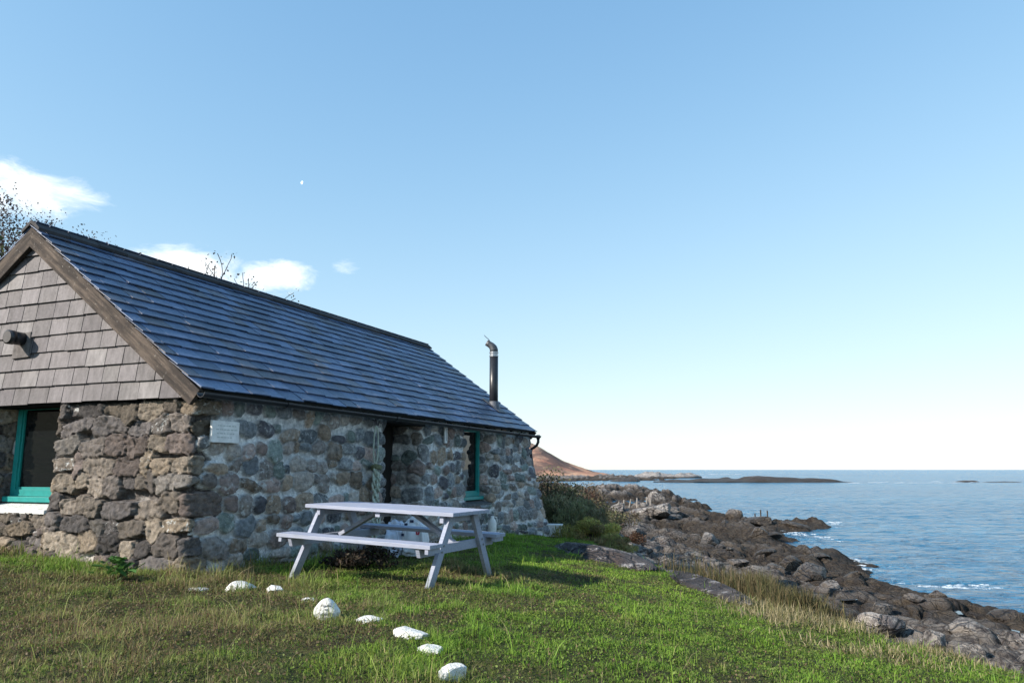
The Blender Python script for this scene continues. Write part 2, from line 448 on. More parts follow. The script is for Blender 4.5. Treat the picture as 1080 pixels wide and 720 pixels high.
# ------------------------------------------------------------------ terrain
HAZ = R(22.376)
HU = np.array([math.sin(HAZ), math.cos(HAZ)]); HN = np.array([-math.cos(HAZ), math.sin(HAZ)])
HO = np.array([-3.60, 8.66])
def h2w(x, y):
    return HO[0] + x * HU[0] + y * HN[0], HO[1] + x * HU[1] + y * HN[1]
HL, HW = 10.5, 5.76

BANK = np.array([(9, -14), (6.3, 0), (4.9, 4), (4.25, 6.0), (3.6, 7.6), (3.0, 9.2), (2.65, 11), (2.1, 13.2), (1.75, 16), (2.1, 19.5), (2.7, 25), (3.0, 32),
                 (1.0, 45), (-4, 62), (-12, 90), (-22, 140), (-30, 215), (-20, 330), (5, 460), (20, 700), (20, 1200), (-900, 1200), (-900, -14)], float)
SHORE = np.array([(40, -14), (26, 6), (18.5, 19), (16.2, 22.5), (14.4, 25.5), (13.6, 29.5), (14.0, 31.5), (14.9, 32.5), (15.6, 35.5), (14.4, 38.5), (15.0, 42), (18.3, 47), (17.0, 50),
                  (19.5, 54), (24.5, 57), (24.0, 60), (19, 63), (19.2, 74), (22, 95), (25, 118), (26, 150), (24, 172), (12, 186), (2, 195), (-8, 225), (-2, 262), (20, 285), (42, 296), (58, 302), (63, 322), (52, 345), (78, 360), (84, 400), (70, 520),
                  (60, 760), (60, 1300), (-1000, 1300), (-1000, -14)], float)
def poly_sd(P, x, y):
    """signed distance, positive outside"""
    d2 = np.full(x.shape, 1e18); inside = np.zeros(x.shape, bool)
    for i in range(len(P)):
        ax, ay = P[i]; bx, by = P[(i + 1) % len(P)]
        ex, ey = bx - ax, by - ay
        t = np.clip(((x - ax) * ex + (y - ay) * ey) / (ex * ex + ey * ey), 0, 1)
        d2 = np.minimum(d2, (x - ax - t * ex) ** 2 + (y - ay - t * ey) ** 2)
        c = (ay > y) != (by > y)
        with np.errstate(divide='ignore', invalid='ignore'):
            inside ^= c & (x < (y - ay) / (by - ay if by != ay else 1e-9) * ex + ax)
    d = np.sqrt(d2)
    return np.where(inside, -d, d)
def softp(x, k=0.5):
    return np.where(x > 12 * k, x, k * np.log1p(np.exp(np.clip(x / k, -40, 40))))
def plateau(x, y):
    z = -0.028 * softp(y - 8, .8) - 0.135 * softp(x - 0.3, .5)
    z = z + 0.075 * softp(-3.6 - x, .4) + 0.17 * softp(-11 - x, 1.0)
    z = z + 0.10 * (fbm(x * .5 + 3, y * .5, 3, 3) - .5) + 0.05 * (fbm(x * 2.1, y * 2.1, 3, 9) - .5)
    z = z + .055 * (fbm(x * 3.6, y * 3.6, 3, 15) - .5)
    return z
def terrain(x, y, full=False):
    x = np.asarray(x, float); y = np.asarray(y, float)
    r = np.hypot(x, y)
    wob = (fbm(x * .6, y * .6, 3, 21) - .5)
    db = poly_sd(BANK, x, y) + wob * 0.9
    ds = -poly_sd(SHORE, x, y) + (fbm(x * .35, y * .35, 4, 33) - .5) * np.clip(r / 12, 0.8, 12)
    zp = plateau(np.where(r > 90, x * 90 / np.maximum(r, 1), x), np.where(r > 90, y * 90 / np.maximum(r, 1), y))
    zp = np.where(db > 0, np.minimum(zp, -0.2), zp)
    D = np.maximum(db, 0); S = np.maximum(ds, 0)
    t = D / (D + S + 1e-6)
    drop = 0.42 * sstep(0, 2.2, D)
    g = np.clip(drop + (1 - drop) * t ** 0.85, 0, 1)
    z = zp + (SEA + .42 - zp) * g - .42 * (1 - sstep(0, 1.1, ds))
    # rock relief
    rock = sstep(0.1, 1.0, db)
    wx = x + 0.7 * (fbm(x * .8, y * .8, 3, 41) - .5); wy = y + 0.7 * (fbm(x * .8 + 9, y * .8, 3, 43) - .5)
    r1 = fbm((wx * .8 + wy * .5) * .32, (wy * .8 - wx * .5) * .2, 4, 51); r2 = 1 - np.abs(2 * fbm(wx * .75 + .4 * wy, wy * .6, 4, 57) - 1); r3 = fbm(wx * 2.3, wy * 2.3, 4, 63)
    ql = (r1 - .5) * 2.6 + (r2 - .75) * 1.3
    qs = np.floor(ql * 3.2) / 3.2; ql = qs + (ql - qs) * 0.35 + sstep(.15, .31, ql - qs) * 0.2   # ledges
    far = np.clip(r / 60, 0.55, 2.2)
    rel = (ql * 0.5 + blocks((wx * .94 + wy * .34) * 1.1, (wy * .94 - wx * .34) * .42, 2.2, 301) * .5 + (r3 - .5) * .3) * far + blocks(x * .94 + y * .34, (y * .94 - x * .34) * .55, .9, 331) * .24 * np.clip(1.6 - r / 60, .3, 1) + .1
    z = z + rock * rel * np.clip(S / 2.0, 0.3, 1.0) * np.clip(D / 2.5, 0.25, 1)
    under = np.minimum(ds, 0)
    z = np.where(ds < 0, SEA + 0.28 * under - 0.02 + rel * 0.28 * np.exp(under * .5), z)
    z = np.maximum(z, SEA - 3.5)
    turf = 1 - sstep(-0.15, 0.55, db + (fbm(x * 1.7, y * 1.7, 3, 71) - .5) * 1.6)
    far_land = (r > 160) & (ds > 0)
    if full: return z, turf, db, ds
    return z
def gz(x, y):
    return float(terrain(np.array([x]), np.array([y]))[0])
def ray_px(px, py):
    a = (px - 540) / FPX; b = (360 - py) / FPX
    d = np.array([a, math.cos(PITCH) - b * math.sin(PITCH), math.sin(PITCH) + b * math.cos(PITCH)])
    return d
def gp(px, py, lo=3.0, hi=90.0):
    """where the line of sight of a photo point meets the ground"""
    d = ray_px(px, py); t = np.geomspace(lo, hi, 3000)
    x, y, z = d[0] * t, d[1] * t, EYE + d[2] * t
    hit = z <= np.maximum(terrain(x, y), SEA - .3); k = np.argmax(hit) if hit.any() else len(t) - 1
    return float(x[k]), float(y[k]), float(z[k])
def at(px, py, Y):
    d = ray_px(px, py); t = Y / d[1]
    return float(d[0] * t), float(Y), float(EYE + d[2] * t)

def build_ground():
    radii = [0.4]
    while radii[-1] < 1150: radii.append(radii[-1] * (1.010 if radii[-1] < 5 else 1.0072 if radii[-1] < 75 else 1.012))
    rr = np.array(radii)
    aa = np.concatenate([np.arange(-180, -42, 2.0), np.arange(-42, 42, 0.125), np.arange(42, 181, 2.0)])
    A, RR = np.meshgrid(np.radians(aa), rr)
    x = RR * np.sin(A); y = RR * np.cos(A)
    z, turf, db, ds = terrain(x.ravel(), y.ravel(), True)
    nr, na = RR.shape
    V = np.c_[x.ravel(), y.ravel(), z]
    i = np.arange(nr * na).reshape(nr, na)
    q = np.stack([i[:-1, :-1], i[:-1, 1:], i[1:, 1:], i[1:, :-1]], -1).reshape(-1, 4)[:, ::-1]
    V = np.vstack([V, [[0, 0, z[:na].mean()]]])
    tr = np.stack([i[0, :-1], i[0, 1:], np.full(na - 1, nr * na)], -1)[:, ::-1]
    c = np.repeat(np.append(turf, 1)[:, None], 3, 1)
    o = obj('ground', mesh_np('ground', V, q, tr, c, True), M['ground'])
    tag(o, 'grassy bank falling away to a broken rocky foreshore', 'ground', kind='structure')
build_ground()

def build_sea():
    rad = [3.0, 8.0, 14.0]
    while rad[-1] < 420: rad.append(rad[-1] * (1.0065 if rad[-1] < 130 else 1.014))
    while rad[-1] < 40000: rad.append(rad[-1] * 1.25)
    rr = np.array(rad); aa = np.radians(np.concatenate([np.arange(-180, -6, 4.0), np.arange(-6, 41, 0.13), np.arange(41, 181, 4.0)]))
    A, RR = np.meshgrid(aa, rr); i = np.arange(RR.size).reshape(RR.shape)
    q = np.stack([i[:-1, :-1], i[:-1, 1:], i[1:, 1:], i[1:, :-1]], -1).reshape(-1, 4)[:, ::-1]
    X, Y = RR * np.sin(A), RR * np.cos(A)
    u, v = X * .8 + Y * .6, -X * .6 + Y * .8          # the wind blows along u
    ch = (1 - np.abs(2 * fbm(u * .42, v * .26, 3, 811) - 1)) * .085 + fbm(u * .13, v * .06, 2, 821) * .14 + fbm(u * 1.3, v * .9, 2, 831) * .07
    Z = SEA + (ch - .15) * sstep(10, 20, RR) * (1 - sstep(200, 420, RR))
    tag(obj('sea', mesh_np('sea', np.c_[X.ravel(), Y.ravel(), Z.ravel()], q, None, None, True), M['water']), 'blue rippled sea reaching out to the horizon', 'sea', kind='structure')
build_sea()

def build_hill():
    xs = np.linspace(-260, 140, 161); ys = np.linspace(430, 900, 95)
    X, Y = np.meshgrid(xs, ys)
    # ridge that falls towards the sea on the right
    px = 540 + X / Y * 812
    prof = np.interp(px, [200, 500, 545, 565, 580, 596, 612, 630, 650, 700], [52, 46, 32, 24, 17, 8, 1.5, -4.0, -9, -14])
    front = sstep(430, 560, Y) * (1 - 0.5 * sstep(600, 900, Y))
    Z = SEA + (prof / 812 * 600 + 4.2) * front + (fbm(X * .03, Y * .03, 5, 5) - .5) * 6 * front
    i = np.arange(X.size).reshape(X.shape)
    q = np.stack([i[:-1, :-1], i[:-1, 1:], i[1:, 1:], i[1:, :-1]], -1).reshape(-1, 4)
    k = NT('heather_hillside'); v = k.pos()
    c = k.mix(k.rng(k.noise(v, .05, 6, .65), .4, .62), (0.48, 0.23, 0.15), (0.56, 0.35, 0.23))
    c = k.mix(k.rng(k.noise(k.scale(v, (1, .5, 2)), .028, 5, .6), .46, .54, 0, .8), c, (0.10, 0.075, 0.07))
    k.bump(k.noise(v, .12, 6, .7), .8, 3.0)
    tag(obj('hill', mesh_np('hill', np.c_[X.ravel(), Y.ravel(), Z.ravel()], q, smooth=True), k.fin(c, .95, .1)), 'russet hill running down to the far shore', 'hill', kind='structure')
build_hill()

# ------------------------------------------------------------------ cottage
cottage = empty('stone_cottage', (HO[0], HO[1], 0), math.atan2(HU[1], HU[0]))
tag(cottage, 'low rubble stone cottage with blue slate roof above the shore', 'cottage')

def batter(x, y, z):
    t = np.clip((2.0 - z) / 2.3, 0, 1.2)
    far = sstep(8.4, 10.5, x) * (y < 3)
    return (0.06 + 0.42 * far) * t ** 1.4

ZB, ZT = -0.75, 2.04
def pier(path, kinds, zb=ZB, zt=ZT, res=0.0145, seed=1):
    """stones laid in rough courses along a plan path; kinds: list of (s_end, 'gable' or 'front')"""
    r = np.random.default_rng(seed)
    P = np.array(path, float); seg = np.hypot(*np.diff(P, axis=0).T); cum = np.r_[0, np.cumsum(seg)]
    L = cum[-1]; s = np.arange(0, L + res, res); s[-1] = L
    xs = np.interp(s, cum, P[:, 0]); ys = np.interp(s, cum, P[:, 1])
    kw = 7; pad = lambda a: np.convolve(np.r_[[a[0]] * kw, a, [a[-1]] * kw], np.ones(2 * kw + 1) / (2 * kw + 1), 'valid')
    xs, ys = pad(xs), pad(ys)
    tx, ty = np.gradient(xs), np.gradient(ys); tl = np.hypot(tx, ty) + 1e-9
    nx, ny = ty / tl, -tx / tl
    nx, ny = pad(nx), pad(ny); nl = np.hypot(nx, ny) + 1e-9; nx, ny = nx / nl, ny / nl
    zz = np.arange(zb, zt + res, res)
    kind_at = lambda q: next((k for e, k in kinds if q <= e), kinds[-1][1])
    # --- lay the stones
    st = []
    z = zb - 0.1
    while z < zt + 0.1:
        hh = r.uniform(0.15, 0.27) if kind_at(.5) != 'gable' else r.uniform(.13, .28); q = -0.2 - r.uniform(0, .2)
        while q < L + 0.2:
            kd = kind_at(q)
            if kd == 'gable':
                w = r.uniform(0.20, 0.58)
                if r.random() < 0.28:
                    w = r.uniform(.13, .24)
                hs = hh * r.choice([.75, .95, 1.15, 1.45, 1.9], p=[.2, .3, .3, .14, .06]); pw = r.uniform(3.0, 6.0)
            else:
                w = r.uniform(0.19, 0.40); hs = hh * r.choice([.65, .85, 1.0, 1.35], p=[.2, .35, .3, .15]); pw = r.uniform(1.9, 2.8)
                if r.random() < 0.15: w = r.uniform(.1, .17); hs *= .7
            st.append((q + w / 2, z + hh / 2 + r.uniform(-.06, .06), w / 2, hs / 2, pw, r.uniform(-.3, .3), kd == 'gable'))
            q += w
        z += hh
    st = np.array(st); n = len(st)
    # colours
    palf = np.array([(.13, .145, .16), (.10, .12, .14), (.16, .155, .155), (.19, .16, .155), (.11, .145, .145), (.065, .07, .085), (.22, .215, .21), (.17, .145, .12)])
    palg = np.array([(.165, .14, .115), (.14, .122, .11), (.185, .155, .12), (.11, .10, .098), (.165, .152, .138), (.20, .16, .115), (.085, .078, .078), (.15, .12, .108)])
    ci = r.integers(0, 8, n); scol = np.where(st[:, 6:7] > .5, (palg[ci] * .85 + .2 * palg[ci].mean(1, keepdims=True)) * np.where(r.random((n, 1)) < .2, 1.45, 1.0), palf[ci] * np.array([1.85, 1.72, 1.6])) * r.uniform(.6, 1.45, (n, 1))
    prot = np.where(st[:, 6] > .5, r.uniform(.005, .042, n), r.uniform(.03, .075, n)); tiltx = r.uniform(-.12, .12, n); tiltz = r.uniform(-.12, .16, n)
    lich = np.where(st[:, 6] > .5, r.random(n) < .12, r.random(n) < .55) * r.uniform(.4, 1, n)
    S, Z = np.meshgrid(s, zz)
    wa_ = 0.032 if kinds[0][1] == 'gable' else 0.05
    Sw = S + wa_ * (fbm(S * 5, Z * 5, 4, seed + 3) - .5) * 2; Zw = Z + wa_ * (fbm(S * 5 + 31, Z * 5, 4, seed + 5) - .5) * 2
    F1 = np.full(S.shape, 9.0); F2 = np.full(S.shape, 9.0); ID = np.zeros(S.shape, int)
    B = 40
    for j in range(0, len(s), B):
        sl = slice(j, j + B); lo, hi = s[sl][0] - .7, s[sl][-1] + .7
        for k in np.where((st[:, 0] > lo) & (st[:, 0] < hi))[0]:
            c0, c1, a, b, pw, rot, _ = st[k]
            rowm = np.where(np.abs(zz - c1) < 3 * b + .12)[0]
            if not len(rowm): continue
            rs = slice(rowm[0], rowm[-1] + 1)
            u = Sw[rs, sl] - c0; v = Zw[rs, sl] - c1
            u, v = u * math.cos(rot) + v * math.sin(rot), v * math.cos(rot) - u * math.sin(rot)
            d = (np.abs(u / a) ** pw + np.abs(v / b) ** pw) ** (1 / pw)
            f1 = F1[rs, sl]; f2 = F2[rs, sl]; idd = ID[rs, sl]
            nb = d < f1
            F2[rs, sl] = np.where(nb, f1, np.minimum(f2, d)); F1[rs, sl] = np.where(nb, d, f1); ID[rs, sl] = np.where(nb, k, idd)
    isg = st[ID, 6] > .5
    gap = F2 - F1
    edge = np.minimum(np.clip((1.13 - F1) / 0.42, 0, 1), np.clip(gap / 0.55, 0, 1))
    core_f = sstep(0.17, 0.33, edge); core_g = sstep(0.04, 0.15, edge)
    core = np.where(isg, core_g, core_f)
    u = Sw - st[ID, 0]; v = Zw - st[ID, 1]
    n1 = fbm(S * 11, Z * 11, 4, seed + 11) - .5; n2 = fbm(S * 34, Z * 34, 3, seed + 13) - .5
    dome = np.where(isg, core, np.sqrt(np.clip(core, 0, 1)) * (1 - .35 * F1.clip(0, 1) ** 2))
    h = dome * (prot[ID] + .02) + core * (tiltx[ID] * u + tiltz[ID] * v)
    n0 = 1 - np.abs(2 * fbm(S * 6 + 3 * st[ID, 5], Z * 9, 4, seed + 19) - 1)
    h = h + n1 * np.where(isg, .016, .03) + n2 * np.where(isg, .026, .016) + core * (n0 - .7) * np.where(isg, .012, .012) + core * blocks(S + .3 * Z, Z, .12, seed + 61) * np.where(isg, .026, .014)
    mort = 1 - core
    h = h - mort * np.where(isg, 0.15 * (fbm(S * 2.2, Z * 2.2, 3, seed + 17)), 0.0)
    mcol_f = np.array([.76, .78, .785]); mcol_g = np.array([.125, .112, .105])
    patch = sstep(.55, .66, fbm(S * 1.6, Z * 1.6, 4, seed + 23))[..., None]
    dirty = sstep(.52, .68, fbm(S * 1.1 + 5, Z * 1.3, 4, seed + 29))[..., None]
    dirty = np.maximum(dirty, sstep(0.55, 0.15, Z)[..., None] * .55)
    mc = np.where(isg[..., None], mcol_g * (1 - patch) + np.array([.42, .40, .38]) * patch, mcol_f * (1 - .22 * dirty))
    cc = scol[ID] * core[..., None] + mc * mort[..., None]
    wash = (sstep(.58, .66, fbm(S * 3.1 + 3, Z * 4.2, 5, seed + 43, .6)) * .6)[..., None] * ~isg[..., None] * .28
    cc = cc * (1 - wash) + np.array([.50, .525, .535]) * wash
    al = np.where(isg, lich[ID] * core + .2 * mort, lich[ID] * core * .9 + .55 * mort)
    bat = batter(xs[None, :] + 0 * Z, ys[None, :] + 0 * Z, Z)
    big = .05 * (fbm(S * 1.3, Z * 1.3, 2, seed + 37) - .5)
    H = h + bat + big
    V = np.stack([xs[None, :] + nx[None, :] * H, ys[None, :] + ny[None, :] * H, Z], -1).reshape(-1, 3)
    i = np.arange(S.size).reshape(S.shape)
    q = np.stack([i[:-1, :-1], i[:-1, 1:], i[1:, 1:], i[1:, :-1]], -1).reshape(-1, 4)
    return V, q, np.c_[cc.reshape(-1, 3), al.reshape(-1, 1)]

GW = (2.22, 3.42)        # gable window, y range
DR = (4.02, 5.30)        # doorway, x range
FW = (6.95, 8.40)        # front window
def join(parts):
    Vs, Qs, Cs = [], [], []; b = 0
    for V, q, c in parts: Vs.append(V); Qs.append(q + b); Cs.append(c); b += len(V)
    return np.vstack(Vs), np.vstack(Qs), np.vstack(Cs)
piers = [
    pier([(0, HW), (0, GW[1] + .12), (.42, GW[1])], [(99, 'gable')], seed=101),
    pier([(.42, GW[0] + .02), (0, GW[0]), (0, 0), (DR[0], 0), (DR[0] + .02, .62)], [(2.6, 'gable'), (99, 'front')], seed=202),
    pier([(DR[1] - .05, .66), (DR[1], 0), (FW[0], 0), (FW[0], .4)], [(99, 'front')], seed=303),
    pier([(FW[1] - .22, .42), (FW[1], 0), (HL, 0), (HL, HW)], [(99, 'front')], seed=404),
    pier([(0.03, GW[1] + .2), (0.03, GW[0] - .12)], [(99, 'gable')], zt=0.60, seed=505),
    pier([(FW[0] - .1, .03), (FW[1] + .1, .03)], [(99, 'front')], zt=0.42, seed=606),
    pier([(HL, HW), (0, HW)], [(99, 'front')], res=0.05, seed=707),
]
V, Q, C_ = join(piers)
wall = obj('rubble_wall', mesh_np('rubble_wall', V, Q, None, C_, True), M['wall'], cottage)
b = MB(); b.box((.5, .6, -.7), (HL - .35, HW - .35, 2.0)); b.box((.36, GW[0] - .1, .55), (.5, GW[1] + .1, 2.05)); b.build('inner_wall', M['dark'], cottage)

# roof geometry in the cottage's own frame
EY, EZ, RY, RZ = -0.17, 2.035, 2.88, 4.29
SL = math.hypot(RY - EY, RZ - EZ); sy, sz = (RY - EY) / SL, (RZ - EZ) / SL
X0, X1 = -0.17, HL + 0.06
def roof_pt(x, t, h, back=False):
    y = EY + sy * t - sz * h; z = EZ + sz * t + sy * h
    return (x, 2 * RY - y, z) if back else (x, y, z)
def slates(back):
    b = MB(); r = random.Random(5 + back); n = 16; ex = (SL + .02) / n
    for i in range(n):
        t0 = i * ex - 0.03; wx = r.uniform(0, .25)
        x = X0 - wx
        while x < X1:
            w = r.uniform(.27, .40); a, c = max(x, X0 + r.uniform(-.012, .012)), min(x + w - .009, X1 + r.uniform(-.01, .01))
            x += w
            if c - a < .05: continue
            dz = r.uniform(0, .007); jt = r.uniform(-.010, .008); tw = r.uniform(-.004, .004)
            if r.random() < .06: jt -= r.uniform(.01, .03)
            g = r.uniform(.6, 1.4); col = (.090 * g, .130 * g, .225 * g)
            if r.random() < .12: col = (.12 * g, .12 * g, .15 * g)
            th = r.uniform(.012, .019)
            lo0, lo1 = .022 + dz, .022 + dz + tw; up = .002
            p = [roof_pt(a, t0 + jt, lo0, back), roof_pt(c, t0 + jt + r.uniform(-.004, .004), lo1, back), roof_pt(c, t0 + ex * 1.5, up, back), roof_pt(a, t0 + ex * 1.5, up, back)]
            q = [roof_pt(a, t0 + jt, lo0 + th, back), roof_pt(c, t0 + jt, lo1 + th, back), roof_pt(c, t0 + ex * 1.5, up + .006, back), roof_pt(a, t0 + ex * 1.5, up + .006, back)]
            b.hexa(p + q, col)
    return b
roof = slates(False)
bk = slates(True); roof.add(bk.V, bk.F); roof.C[-len(bk.V):] = bk.C
# boarding under the slates
for back in (False, True):
    roof.hexa([roof_pt(X0 + .06, .02, -.05, back), roof_pt(X1 - .06, .02, -.05, back), roof_pt(X1 - .06, SL - .01, -.05, back), roof_pt(X0 + .06, SL - .01, -.05, back),
               roof_pt(X0 + .06, .02, 0, back), roof_pt(X1 - .06, .02, 0, back), roof_pt(X1 - .06, SL - .01, 0, back), roof_pt(X0 + .06, SL - .01, 0, back)], (.03, .03, .03))
ro = roof.build('slate_roof', M['slate'], cottage)
b = MB(); r = random.Random(3); x = X0 - .02
while x < X1:
    w = min(.46, X1 + .02 - x); dz = r.uniform(-.006, .006); g = r.uniform(.7, 1.1)
    prof = [(-.17, -.085), (-.085, -.012), (0, .035), (.085, -.012), (.17, -.085), (.16, -.12), (0, -.01), (-.16, -.12)]
    vs = [(x + .004, RY + u, RZ + .055 + v + dz) for u, v in prof] + [(x + w - .004, RY + u, RZ + .055 + v + dz) for u, v in prof]
    n = len(prof)
    b.add(vs, [(i, (i + 1) % n, n + (i + 1) % n, n + i) for i in range(n)] + [tuple(range(n)), tuple(range(2 * n - 1, n - 1, -1))], (.085 * g, .082 * g, .085 * g))
    x += w
b.build('ridge_tiles', m_slate('ridge_tile_clay', .6, .8, .2), ro)

# slate hung gable
b = MB(); r = random.Random(11); n = 10; z0 = 1.955; ex = .218
for i in range(11):
    za = z0 + i * ex; zb = za + ex * 1.25
    ya = lambda z: EY + (z - EZ) / sz * sy + .03
    y = 0.0 - r.uniform(0, .3)
    while y < HW:
        w = r.uniform(.25, .36); a, c = y, y + w - .010; y += w
        g = r.uniform(.8, 1.18); col = (0.182 * g, 0.167 * g, 0.175 * g)
        if r.random() < .16: col = (0.234 * g, 0.219 * g, 0.222 * g)
        if r.random() < .15: col = (0.131 * g, 0.119 * g, 0.129 * g)
        kick = r.uniform(0, .008); jz = r.uniform(-.006, .006)
        poly = [(c, za + jz), (a, za + jz), (a, zb), (c, zb)]
        for sg in (1, -1):                                  # cut along both verges
            f = (lambda p: p[0] - ya(p[1])) if sg > 0 else (lambda p: 2 * RY - ya(p[1]) - p[0])
            out = []
            for i0 in range(len(poly)):
                p, q = poly[i0], poly[(i0 + 1) % len(poly)]; fp, fq = f(p), f(q)
                if fp >= 0: out.append(p)
                if (fp >= 0) != (fq >= 0):
                    t = fp / (fp - fq); out.append((p[0] + (q[0] - p[0]) * t, p[1] + (q[1] - p[1]) * t))
            poly = out
            if len(poly) < 3: break
        if len(poly) < 3: continue
        xo = lambda z: -.060 - (.028 + kick) * (1 - (z - za) / (zb - za))
        m_ = len(poly)
        b.add([(xo(z), y_, z) for y_, z in poly] + [(xo(z) - .011, y_, z) for y_, z in poly], [tuple(range(m_))[::-1], tuple(range(m_, 2 * m_))] + [(k, (k + 1) % m_, m_ + (k + 1) % m_, m_ + k) for k in range(m_)], col)
gs = b.build('gable_slates', M['gslate'], cottage)
b = MB()
zt = lambda y: EZ + (y - EY) / sy * sz - .06
b.add([(-.05, .05, 1.93), (-.05, HW - .05, 1.93), (-.05, HW - .05, zt(.05)), (-.05, RY, zt(RY)), (-.05, .05, zt(.05)),
       (.3, .05, 1.93), (.3, HW - .05, 1.93), (.3, HW - .05, zt(.05)), (.3, RY, zt(RY)), (.3, .05, zt(.05))],
      [(0, 1, 2, 3, 4), (9, 8, 7, 6, 5), (0, 5, 6, 1), (1, 6, 7, 2), (2, 7, 8, 3), (3, 8, 9, 4), (4, 9, 5, 0)])
b2 = MB(); b2.add([(HL + .02 - v[0], v[1], v[2]) for v in b.V[:10]], [f[::-1] for f in [(0, 1, 2, 3, 4), (9, 8, 7, 6, 5), (0, 5, 6, 1), (1, 6, 7, 2), (2, 7, 8, 3), (3, 8, 9, 4), (4, 9, 5, 0)]])
b.build('gable_boarding', M['dark'], cottage); b2.build('gable_boarding', M['dark'], cottage)

for back in (False, True):
    for xe in (X0 + .004, X1 - .058):
        b = MB(); bb = MB(); bb2 = []
        D0, D1 = -.005, -.215
        s0 = -.03 if not back else -.03
        p = [roof_pt(xe, s0, D0, back), roof_pt(xe + .055, s0, D0, back), roof_pt(xe + .055, SL, D0, back), roof_pt(xe, SL, D0, back)]
        # lower edge, cut plumb at the apex and at the foot
        q = [roof_pt(xe, s0 + .02, D1, back), roof_pt(xe + .055, s0 + .02, D1, back), roof_pt(xe + .055, SL - sz / sy * .21, D1, back), roof_pt(xe, SL - sz / sy * .21, D1, back)]
        b.hexa(q + p)
        b.build('barge_board', M['oldwood_b' if back else 'oldwood'], cottage, bevel=.004)
# soffit rafter ends, dark
b = MB()
for i in range(18):
    x = .25 + i * .6
    b.beam(roof_pt(x, .04, -.09), roof_pt(x, .75, -.09), .05, .08, (0, 0, 1))
b.build('rafter_ends', M['door'], cottage)

# gutter with unions and swan neck
b = MB(); gy, gzz = EY - .055, EZ - .045; vs = []; fs = []
prof = [(math.cos(t), math.sin(t)) for t in np.linspace(math.pi, 2 * math.pi, 11)]
pr = [(c * .06, s * .06) for c, s in prof] + [(c * .052, s * .052) for c, s in prof[::-1]]
n = len(pr)
for x, dz in ((X0 - .01, 0), (X1 + .06, -.05)):
    vs += [(x, gy + u, gzz + v + dz) for u, v in pr]
b.add(vs, [(i, (i + 1) % n, n + (i + 1) % n, n + i) for i in range(n)] + [tuple(range(n)), tuple(range(2 * n - 1, n - 1, -1))])
gut = b.build('gutter', M['plastic'], cottage)
for k, x in enumerate((1.25, 3.95, 6.6, 9.2)):
    b = MB(); dz = -.05 * (x - X0) / (X1 - X0); vs = []
    p2 = [(c * .07, s * .07) for c, s in prof] + [(c * .06, s * .06) for c, s in prof[::-1]]
    for xx in (x, x + .09): vs += [(xx, gy + u, gzz + v + dz + .003) for u, v in p2]
    b.add(vs, [(i, (i + 1) % n, n + (i + 1) % n, n + i) for i in range(n)] + [tuple(range(n)), tuple(range(2 * n - 1, n - 1, -1))])
    b.build('gutter_union', M['plastic'], gut)
b = MB(); xe = X1 + .0
b.tube([(xe, gy, gzz - .1), (xe, gy, gzz - .2), (xe - .01, gy + .03, gzz - .27), (xe - .02, gy + .1, gzz - .33), (xe - .03, gy + .16, gzz - .36), (xe - .03, gy + .18, gzz - .44), (xe + .04, gy + .10, gzz - 1.2), (xe + .2, gy + .02, -.5)], [.034] * 6 + [.02, .02], 10)
b.tube([(xe, gy, gzz - .03), (xe, gy, gzz - .13)], .045, 10)
b.build('downpipe', M['plastic'], cottage, True)

# gable window
def framed(name, origin, ax, out, w, h, fw=.075, depth=.06, mull=True):
    """window frame in the plane spanned by ax (horizontal) and z; out = outward normal"""
    ax = Vector(ax); out = Vector(out); o = Vector(origin); up = Vector((0, 0, 1))
    def bx(mb, a0, a1, z0, z1, d0, d1):
        mb.hexa([o + ax * a + up * z + out * d for z, d in ((z0, d0), (z0, d1)) for a in (a0, a1)][:2] + [o + ax * a1 + up * z0 + out * d1, o + ax * a0 + up * z0 + out * d1] +
                [o + ax * a0 + up * z1 + out * d0, o + ax * a1 + up * z1 + out * d0, o + ax * a1 + up * z1 + out * d1, o + ax * a0 + up * z1 + out * d1])
    b = MB()
    bx(b, 0, fw, 0, h, 0, depth); bx(b, w - fw, w, 0, h, 0, depth); bx(b, fw, w - fw, 0, fw, 0, depth - .002); bx(b, fw, w - fw, h - fw, h, 0, depth - .002)
    wdw = b.build('window', M['teal'], cottage, bevel=.003)
    b = MB(); s = .032
    bx(b, fw, fw + s, fw, h - fw, .005, depth - .018); bx(b, w - fw - s, w - fw, fw, h - fw, .005, depth - .018)
    bx(b, fw + s, w - fw - s, fw, fw + s, .005, depth - .02); bx(b, fw + s, w - fw - s, h - fw - s, h - fw, .005, depth - .02)
    b.build('sash', M['teal'], wdw, bevel=.002)
    b = MB(); bx(b, fw + .01, w - fw - .01, fw + .01, h - fw - .01, .012, .02); b.build('pane', M['glass'], wdw)
    b = MB(); bx(b, -.02, w + .02, -.07, -.003, -.02, depth + .09); b.build('sill', M['teal'], wdw, bevel=.006)
    return wdw
w1 = framed('window', (.33, GW[1] - .04, .80), (0, -1, 0), (-1, 0, 0), GW[1] - GW[0] + .02, 1.24, .085, .06)
b = MB(); b.hexa([(-.06, GW[1] + .12, .60), (-.05, GW[0] + .05, .60), (.33, GW[0] - .02, .62), (.33, GW[1] + .06, .62), (-.05, GW[1] + .1, .66), (-.04, GW[0] + .06, .65), (.33, GW[0] - .02, .73), (.33, GW[1] + .06, .73)])
b.build('limed_ledge', M['limew'], w1, bevel=.012)
b = MB(); b.hexa([(.30, GW[1] - .03, .72), (.30, GW[1] + .06, .72), (.34, GW[1] + .06, .72), (.34, GW[1] - .03, .72), (.30, GW[1] - .03, 1.98), (.30, GW[1] + .04, 1.98), (.34, GW[1] + .04, 1.98), (.34, GW[1] - .03, 1.98)])
b.build('mortar_fillet', M['limew'], w1)
